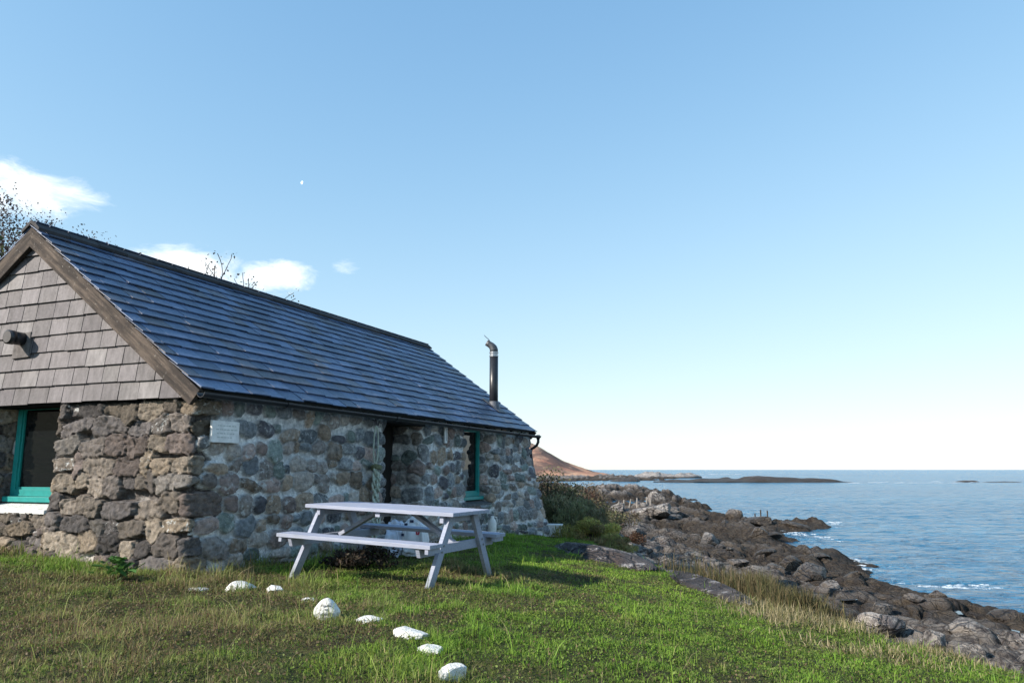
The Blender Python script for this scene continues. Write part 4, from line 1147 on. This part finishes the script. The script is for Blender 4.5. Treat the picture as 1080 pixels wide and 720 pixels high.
# ------------------------------------------------------------------ grass
def house_local(x, y):
    dx, dy = x - HO[0], y - HO[1]; return dx * HU[0] + dy * HU[1], dx * HN[0] + dy * HN[1]
def blades(x, y, z, h, w, col, r, lean=.5, tipcol=None):
    n = len(x); a = r.uniform(0, 6.283, n); la = r.uniform(0, 6.283, n); ln = np.abs(r.normal(size=n)) * lean
    sx, sy_ = np.cos(a) * w / 2, np.sin(a) * w / 2; dx, dy = np.cos(la) * ln * h, np.sin(la) * ln * h
    hz = h / np.sqrt(1 + ln ** 2)
    V = np.empty((n, 5, 3), np.float32)
    V[:, 0] = np.c_[x - sx, y - sy_, z - .01]; V[:, 1] = np.c_[x + sx, y + sy_, z - .01]
    V[:, 2] = np.c_[x + sx * .75 + dx * .4, y + sy_ * .75 + dy * .4, z + hz * .6]; V[:, 3] = np.c_[x - sx * .75 + dx * .4, y - sy_ * .75 + dy * .4, z + hz * .6]
    V[:, 4] = np.c_[x + dx, y + dy, z + hz]
    b0 = np.arange(n) * 5
    q = np.c_[b0, b0 + 1, b0 + 2, b0 + 3]; t = np.c_[b0 + 3, b0 + 2, b0 + 4]
    c = np.repeat(col[:, None, :], 5, 1)
    if tipcol is not None: c[:, 4] = tipcol; c[:, 2:4] = (c[:, 2:4] * 2 + tipcol[:, None]) / 3
    return V.reshape(-1, 3), q, t, c.reshape(-1, 3)
def grass():
    r = np.random.default_rng(99); N = 1300000
    # points spread over the bank in front of and beside the cottage
    az_ = np.radians(r.uniform(-40, 40, N)); rr_ = np.sqrt(r.uniform(2.6 ** 2, 21 ** 2, N))
    keep = r.random(N) < np.clip((6.5 / rr_) ** 1.15, .22, 1)
    x, y = (rr_ * np.sin(az_))[keep], (rr_ * np.cos(az_))[keep]
    z, turf, db, ds = terrain(x, y, True); hx, hy = house_local(x, y)
    ok = (turf > .35) & ~((hx > -.02) & (hx < HL + .1) & (hy > -.02) & (hy < HW + .3)) & ~((hx > 4.0) & (hx < 5.5) & (hy > -.36))
    ok &= ~((hx > 9) & (hx < 11.1) & (hy > -.3) & (hy < HW))
    x, y, z, db, hx, hy = x[ok], y[ok], z[ok], db[ok], hx[ok], hy[ok]; n = len(x)
    p1 = fbm(x * .55 + 4, y * .55, 4, 201); p2 = fbm(x * 2.6, y * 2.6, 3, 207); p3 = fbm(x * 1.2 + 8, y * 1.2, 3, 211)
    # duller olive and brown on the left foreground, greener towards the sea and the far corner
    drab = np.clip(.50 - .30 * (x + 1.0) - .045 * (y - 6), -.6, 1) * .8 + (p1 - .5) * 2.2 + (p2 - .5) * 1.2
    drab = sstep(-.1, 1.0, drab)
    dw = np.where(hx < 0, np.maximum(-hx, 0), np.maximum(-hy, 0))
    wallg = np.exp(-np.clip(dw, 0, 5) / .45) * (np.abs(hy - 2.5) < 4.5)
    h = r.uniform(.016, .048, n) * (.45 + 1.15 * p2) + .17 * wallg * r.random(n) * p1 * 1.6
    h += (r.random(n) < .02) * r.uniform(.05, .14, n)
    for (sx_, sy_, sw_) in PSPOS:
        d_ = np.hypot(x - sx_, y - sy_) / sw_; h += .045 * np.exp(-((d_ - 1.05) / .35) ** 2) * r.random(n)
    tus = fbm(x * 4.5, y * 4.5, 3, 231); h *= .55 + 1.1 * sstep(.35, .7, tus)
    worn = sstep(.56, .70, fbm(x * 1.5 + 2, y * 1.5 + 5, 4, 241)) * (1 - .5 * sstep(1, 3, x)) + .8 * np.exp(-((hx - 4.6) ** 2 + (hy + 1.1) ** 2) / .6)
    worn = np.clip(worn, 0, 1); h *= 1 - .6 * worn; drab = np.clip(drab + .55 * worn, 0, 1); h *= 1 - .35 * sstep(-.6, 1.2, x)
    lush = sstep(.5, .75, p3) * (1 - drab)
    g = np.array([.095, .180, .024]); gl = np.array([.205, .285, .038]); ol = np.array([.150, .162, .052]); br = np.array([.15, .105, .06]); st = np.array([.30, .25, .13])
    c = g + (gl - g) * r.random((n, 1)) * (0.4 + .6 * lush[:, None])
    k = drab[:, None]; c = c * (1 - k) + (ol + (br - ol) * (r.random((n, 1)) < .32 * k + .16)) * k
    straw = r.random(n) < .02 + .09 * drab; c[straw] = st * r.uniform(.6, 1.1, (straw.sum(), 1))
    c *= 1.32 * r.uniform(.7, 1.3, (n, 1)) * (.7 + .6 * tus[:, None]) * (1 - .35 * worn[:, None])
    w = r.uniform(.004, .008, n) * np.clip(np.hypot(x, y) / 7, .8, 2.2)
    print('blades', n)
    V, q, t, cc = blades(x, y, z, h, w, c, r, 1.2, c * 1.2)
    # moss, clover and little weeds low in the sward
    mi = r.choice(n, 90000, replace=False); mi = mi[np.hypot(x[mi], y[mi]) < 12]; k = len(mi)
    P = np.c_[x[mi] + r.normal(size=k) * .02, y[mi] + r.normal(size=k) * .02, z[mi] + r.uniform(.004, .03, k)]
    mc_ = np.where(r.random((k, 1)) < .5 * drab[mi][:, None] + .1, np.array([.15, .11, .06]), np.array([.13, .18, .038])) * r.uniform(.5, 1.4, (k, 1))
    V2, q2, c2 = leaves(P, .019, mc_, 1.4, -.0, 5); q = np.vstack([q, q2 + len(V)]); V = np.vstack([V, V2]); cc = np.vstack([cc, c2])
    tag(obj('grass', mesh_np('grass', V, q, t, cc), M['grass']), 'short rough turf, brown and mossy at left, bright green towards the sea', 'grass', kind='stuff')
    # seed stalks
    m_ = r.choice(n, 5200, replace=False); x2, y2, z2 = x[m_], y[m_], z[m_]; wl = wallg[m_]; sel = (r.random(len(m_)) < (.05 + .20 * drab[m_]) + .75 * (wl > .15)) ; x2, y2, z2 = x2[sel], y2[sel], z2[sel]; k = len(x2)
    V, q, t, cc = blades(x2, y2, z2, r.uniform(.08, .24, k), np.full(k, .004), np.array([.26, .23, .12]) * r.uniform(.6, 1.2, (k, 1)), r, .8)
    tag(obj('grass_stalks', mesh_np('grass_stalks', V, q, t, cc), M['grass']), 'thin straw coloured seed stalks standing over the turf', 'grass', kind='stuff')
grass()
def patch(name, spots, label, colors, hr, n, w=.008, lean=.35):
    r = np.random.default_rng(n); Vs, Q_, T_, C2 = [], [], [], []; b0 = 0
    for (x, y, rx, ry, rot, hk) in spots:
        a = r.normal(size=(n, 2)) * .5; px_ = x + a[:, 0] * rx * math.cos(rot) - a[:, 1] * ry * math.sin(rot); py_ = y + a[:, 0] * rx * math.sin(rot) + a[:, 1] * ry * math.cos(rot)
        pz_ = terrain(px_, py_); cl = fbm(px_ * 3, py_ * 3, 2, 5)
        h = r.uniform(hr[0], hr[1], n) * hk * (.6 + .8 * cl); ci = r.integers(0, len(colors), n)
        c = np.array(colors)[ci] * r.uniform(.6, 1.3, (n, 1))
        V, q, t, cc = blades(px_, py_, pz_, h, np.full(n, w), c, r, lean, c * 1.2)
        Vs.append(V); Q_.append(q + b0); T_.append(t + b0); C2.append(cc); b0 += len(V)
    tag(obj(name, mesh_np(name, np.vstack(Vs), np.vstack(Q_), np.vstack(T_), np.vstack(C2)), M['grass']), label, 'grass', kind='stuff')
def sp(px, py, rx, ry, rot, hk): x, y, z = gp(px, py); return (x, y, rx, ry, rot, hk)
patch('tall_grass', [(3.25, 12.2, .9, .6, -1.3, 1.0), (3.3, 11.0, .8, .6, -1.3, 1.0), (3.3, 9.9, .6, .5, -1.3, .9), (3.3, 9.0, .5, .4, -1.3, .7)], 'brown green clump of tall rushy grass below the streaked slab', [(.10, .095, .04), (.13, .10, .05), (.075, .08, .035), (.16, .125, .065)], (.18, .42), 2600, .010, .35)
patch('dry_grass', [sp(815, 655, .5, .4, -.7, .8), sp(850, 655, .7, .4, -.7, 1), sp(880, 660, .6, .4, -.7, .8), sp(800, 640, .4, .3, -.7, .8), sp(920, 690, .7, .4, -.5, .6), sp(1000, 690, .6, .4, -.5, .6)] + [(3.9, 11.5, .5, .3, -.8, .8), (4.4, 9.6, .5, .3, -.8, .8), (4.2, 13.5, .6, .3, -.9, .9), (3.6, 15.5, .6, .4, -.9, 1.1), (4.9, 8.3, .5, .3, -.8, .7), (5.6, 10.5, .4, .25, -.8, .7)], 'pale straw grass along the lip of the bank', [(.32, .27, .15), (.22, .19, .09), (.13, .14, .05), (.40, .34, .21)], (.05, .18), 650, .007, .85)

# ------------------------------------------------------------------ small things
def hw(x, y, z): a, c = h2w(x, y); return Vector((a, c, z))
# rope hung from a hook beside the door
rx0, rz0 = 3.56, 1.80
p = hw(rx0, -.13, 0); root = empty('mooring_rope', (p.x, p.y, 0), math.atan2(HU[1], HU[0])); tag(root, 'pale green rope hung in a long loop and knotted chain by the door', 'rope')
b = MB(); b.tube([(0, .10, rz0 + .10), (0, 0, rz0 + .10), (0, -.02, rz0 + .02), (.0, .02, rz0 - .03)], .008, 6); b.build('hook', M['flue'], root)
b = MB(); pts = []
for t in np.linspace(0, 1, 30):
    an = t * 2 * math.pi; pts.append((.065 * math.sin(an) * (1 if abs(math.cos(an)) < .7 else .8), -.01, rz0 - .30 + .31 * math.cos(an)))
b.tube(pts, .013, 6); b.build('loop', M['rope'], root, True)
b = MB(); r = random.Random(6)
for k in range(5):
    pts = [(.12 * math.cos(a) * (1 - .06 * k), -.03 + .06 * math.sin(a), rz0 - .60 - .012 * k + .015 * math.sin(2 * a)) for a in np.linspace(0, 6.283, 20)]
    b.tube(pts, .013, 6)
b.build('coil', m_plain('weathered_green_rope', (.20, .22, .13), .95, .2, .5, 30, .6), root, True)
b = MB(); z = rz0 - .68
while z > .12:
    for s in (-1, 1):
        c = (.045 * s + r.uniform(-.02, .02), -.04 + r.uniform(-.02, .02), z); ra = r.uniform(.05, .07); ti = r.uniform(-.5, .5)
        b.tube([(c[0] + ra * math.cos(a), c[1] + .03 * math.sin(a + 1), c[2] + ra * math.sin(a + ti)) for a in np.linspace(0, 6.0, 16)], .016, 6)
    z -= .082
b.build('knotted_chain', M['rope'], root, True)

# carrier bags behind the table
def sack(x, y, z, w, d, h, label, seed, mark=False, col=(.74, .76, .80)):
    v, f = ICO5.copy(), ICOF5; r = np.random.default_rng(seed)
    s = np.sign(v) * np.abs(v) ** .62
    s *= np.array([w / 2, d / 2, h / 2])
    top = np.clip(s[:, 2] / (h / 2), 0, 1); s[:, 1] *= 1 - .65 * top ** 2; s[:, 0] *= 1 - .15 * top
    cr = np.abs(noise3(v, 2.6, seed) - .5) * 2; s += (v * ((cr - .25) * .13)[:, None])
    s[:, 2] += top * .05 * (noise3(v, 4, seed + 5) - .5) * 4 * .4
    c = np.tile(np.array(col), (len(s), 1))
    root = empty('carrier_bag', (x, y, z), R(-22)); tag(root, label, 'bag')
    obj('sack', mesh_np('sack', s + np.array([0, 0, h / 2]), None, f, c, True), M['bag'], root)
    if mark:
        # printed red flower on the side facing the lawn
        def surf(px_, pz_):
            k = np.argmin((s[:, 0] - px_) ** 2 + (s[:, 2] + h / 2 - pz_) ** 2 + (s[:, 1] > 0) * 9); return s[k, 1] - .006
        b = MB()
        for k in range(6):
            a = k / 6 * 6.283; cx_, cz_ = .10 + (.022) * math.cos(a), h * .62 + .022 * math.sin(a); yy = surf(cx_, cz_)
            b.tube([(cx_, yy, cz_), (cx_, yy - .006, cz_)], .014, 8)
        b.build('printed_flower', m_plain('red_print', (.55, .03, .07), .5), root)
        b = MB()
        for (cx_, cz_, ww) in ((-.10, h * .80, .05), (-.02, h * .88, .06), (.12, h * .86, .04), (-.14, h * .55, .04)):
            yy = surf(cx_, cz_); b.box((cx_ - ww / 2, yy - .006, cz_ - .018), (cx_ + ww / 2, yy, cz_ + .018))
        b.build('printed_band', m_plain('navy_print', (.03, .04, .09), .5), root)
x, y = -1.36, 10.95; sack(x, y, gz(x, y) + .02, .42, .26, .56, 'white plastic carrier bag with a red flower print behind the table', 31, True)
x, y = -1.64, 11.05; sack(x, y, gz(x, y) + .01, .30, .22, .50, 'bluish white crumpled bag leaning left of the flower printed bag', 32, False, (.60, .66, .78))
# jug at the wall foot
p = hw(7.55, -.36, 0); zg = gz(p.x, p.y); root = empty('plastic_jug', (p.x, p.y, zg), .4); tag(root, 'tall white plastic jug standing at the wall below the window', 'jug')
b = MB(); b.tube([(0, 0, 0), (0, 0, .02), (0, 0, .28), (0, 0, .34), (0, 0, .39), (0, 0, .43)], [.075, .085, .085, .07, .035, .03], 14); b.build('body', M['white'], root, True)
b = MB(); b.tube([(0, 0, .43), (0, 0, .46)], .034, 12); b.build('cap', m_plain('grey_cap_plastic', (.25, .26, .28), .5), root)
b = MB(); b.tube([(.03, 0, .41), (.09, 0, .40), (.105, 0, .33), (.085, 0, .25)], .012, 8); b.build('handle', M['white'], root, True)
# white box at the far corner
x, y = 1.0, 18.25; z = gz(x, y) - .02
root = empty('wooden_box', (x, y, z), R(-14)); tag(root, 'white painted wooden box poking out past the far corner', 'box')
b = MB(); b.box((-.18, -.16, 0), (.17, .16, .25)); b.build('body', M['white'], root, bevel=.006)
b = MB(); b.box((-.19, -.17, .254), (.18, .17, .29)); b.build('lid', M['white'], root, bevel=.006)
b = MB(); 
for sx_ in (-.15, .09): b.box((sx_, -.15, -.25), (sx_ + .05, .15, -.002))
b.build('bearers', M['post'], root)
# posts on the shore
for i, (px, py, hpx, tl) in enumerate([(653, 538, 9, .0), (658, 534, 7, .05), (664, 534, 8, -.3), (672, 532, 7, 0), (682, 531, 7, .02), (686, 531, 5, .05)]):
    x, y, z = gp(px, py, 12, 90); D = y; h = hpx / 800 * D; zg = z
    b = MB(); b.tube([(0, 0, zg - z - .3), (0, 0, h * .6), (0, 0, h)], [.0011 * D, .001 * D, .0009 * D], 7)
    o = b.build('fence_post', M['post'], None, loc=(x, y, z)); o.rotation_euler = (0, tl, random.uniform(0, 3))
    tag(o, ['thick pale post first on the left by the scrub', 'thin post just right of the thick pale one', 'post leaning hard to the left', 'upright post beside the leaning one', 'slim post on the pale ledge', 'shortest post at the right end of the row'][i], 'post', 'old fence posts on the shore')
for i, (px, py, hpx) in enumerate([(740, 536, 6), (745, 536, 5), (794, 541, 8), (800, 541, 10), (807, 541, 7)]):
    D = 60; x = (px - 540) / 812 * D; y = D; z = gz(x, y); h = hpx / 800 * D; zg = z
    b = MB(); b.tube([(0, 0, zg - z - .3), (0, 0, h)], [.0009 * D, .0008 * D], 6); o = b.build('mooring_stake', M['bark'], None, loc=(x, y, z))
    tag(o, ['left of two thin stakes against the water', 'right of two thin stakes against the water', 'left of three iron stakes right of the blocky rocks', 'middle and tallest of three iron stakes', 'right of three iron stakes nearest the spit'][i], 'stake', 'thin stakes on the shore rocks')
# day moon: the sunlit half of a sphere
d = ray_px(319.5, 193); d = d / np.linalg.norm(d) * 30000; bm = bmesh.new(); bmesh.ops.create_uvsphere(bm, u_segments=24, v_segments=12, radius=1.0)
sd_ = (Vector((-.75, .0, .15)) + Vector(-d / 30000) * .55).normalized()
bmesh.ops.delete(bm, geom=[f for f in bm.faces if f.calc_center_median().dot(sd_) < .42], context='FACES')
me = bpy.data.meshes.new('moon'); bm.to_mesh(me); bm.free()
o = obj('moon', me, M['moon'], None, (d[0], d[1], EYE + d[2])); o.scale = (75,) * 3; tag(o, 'small pale half moon in the blue sky', 'moon')
print('SCENE OK')
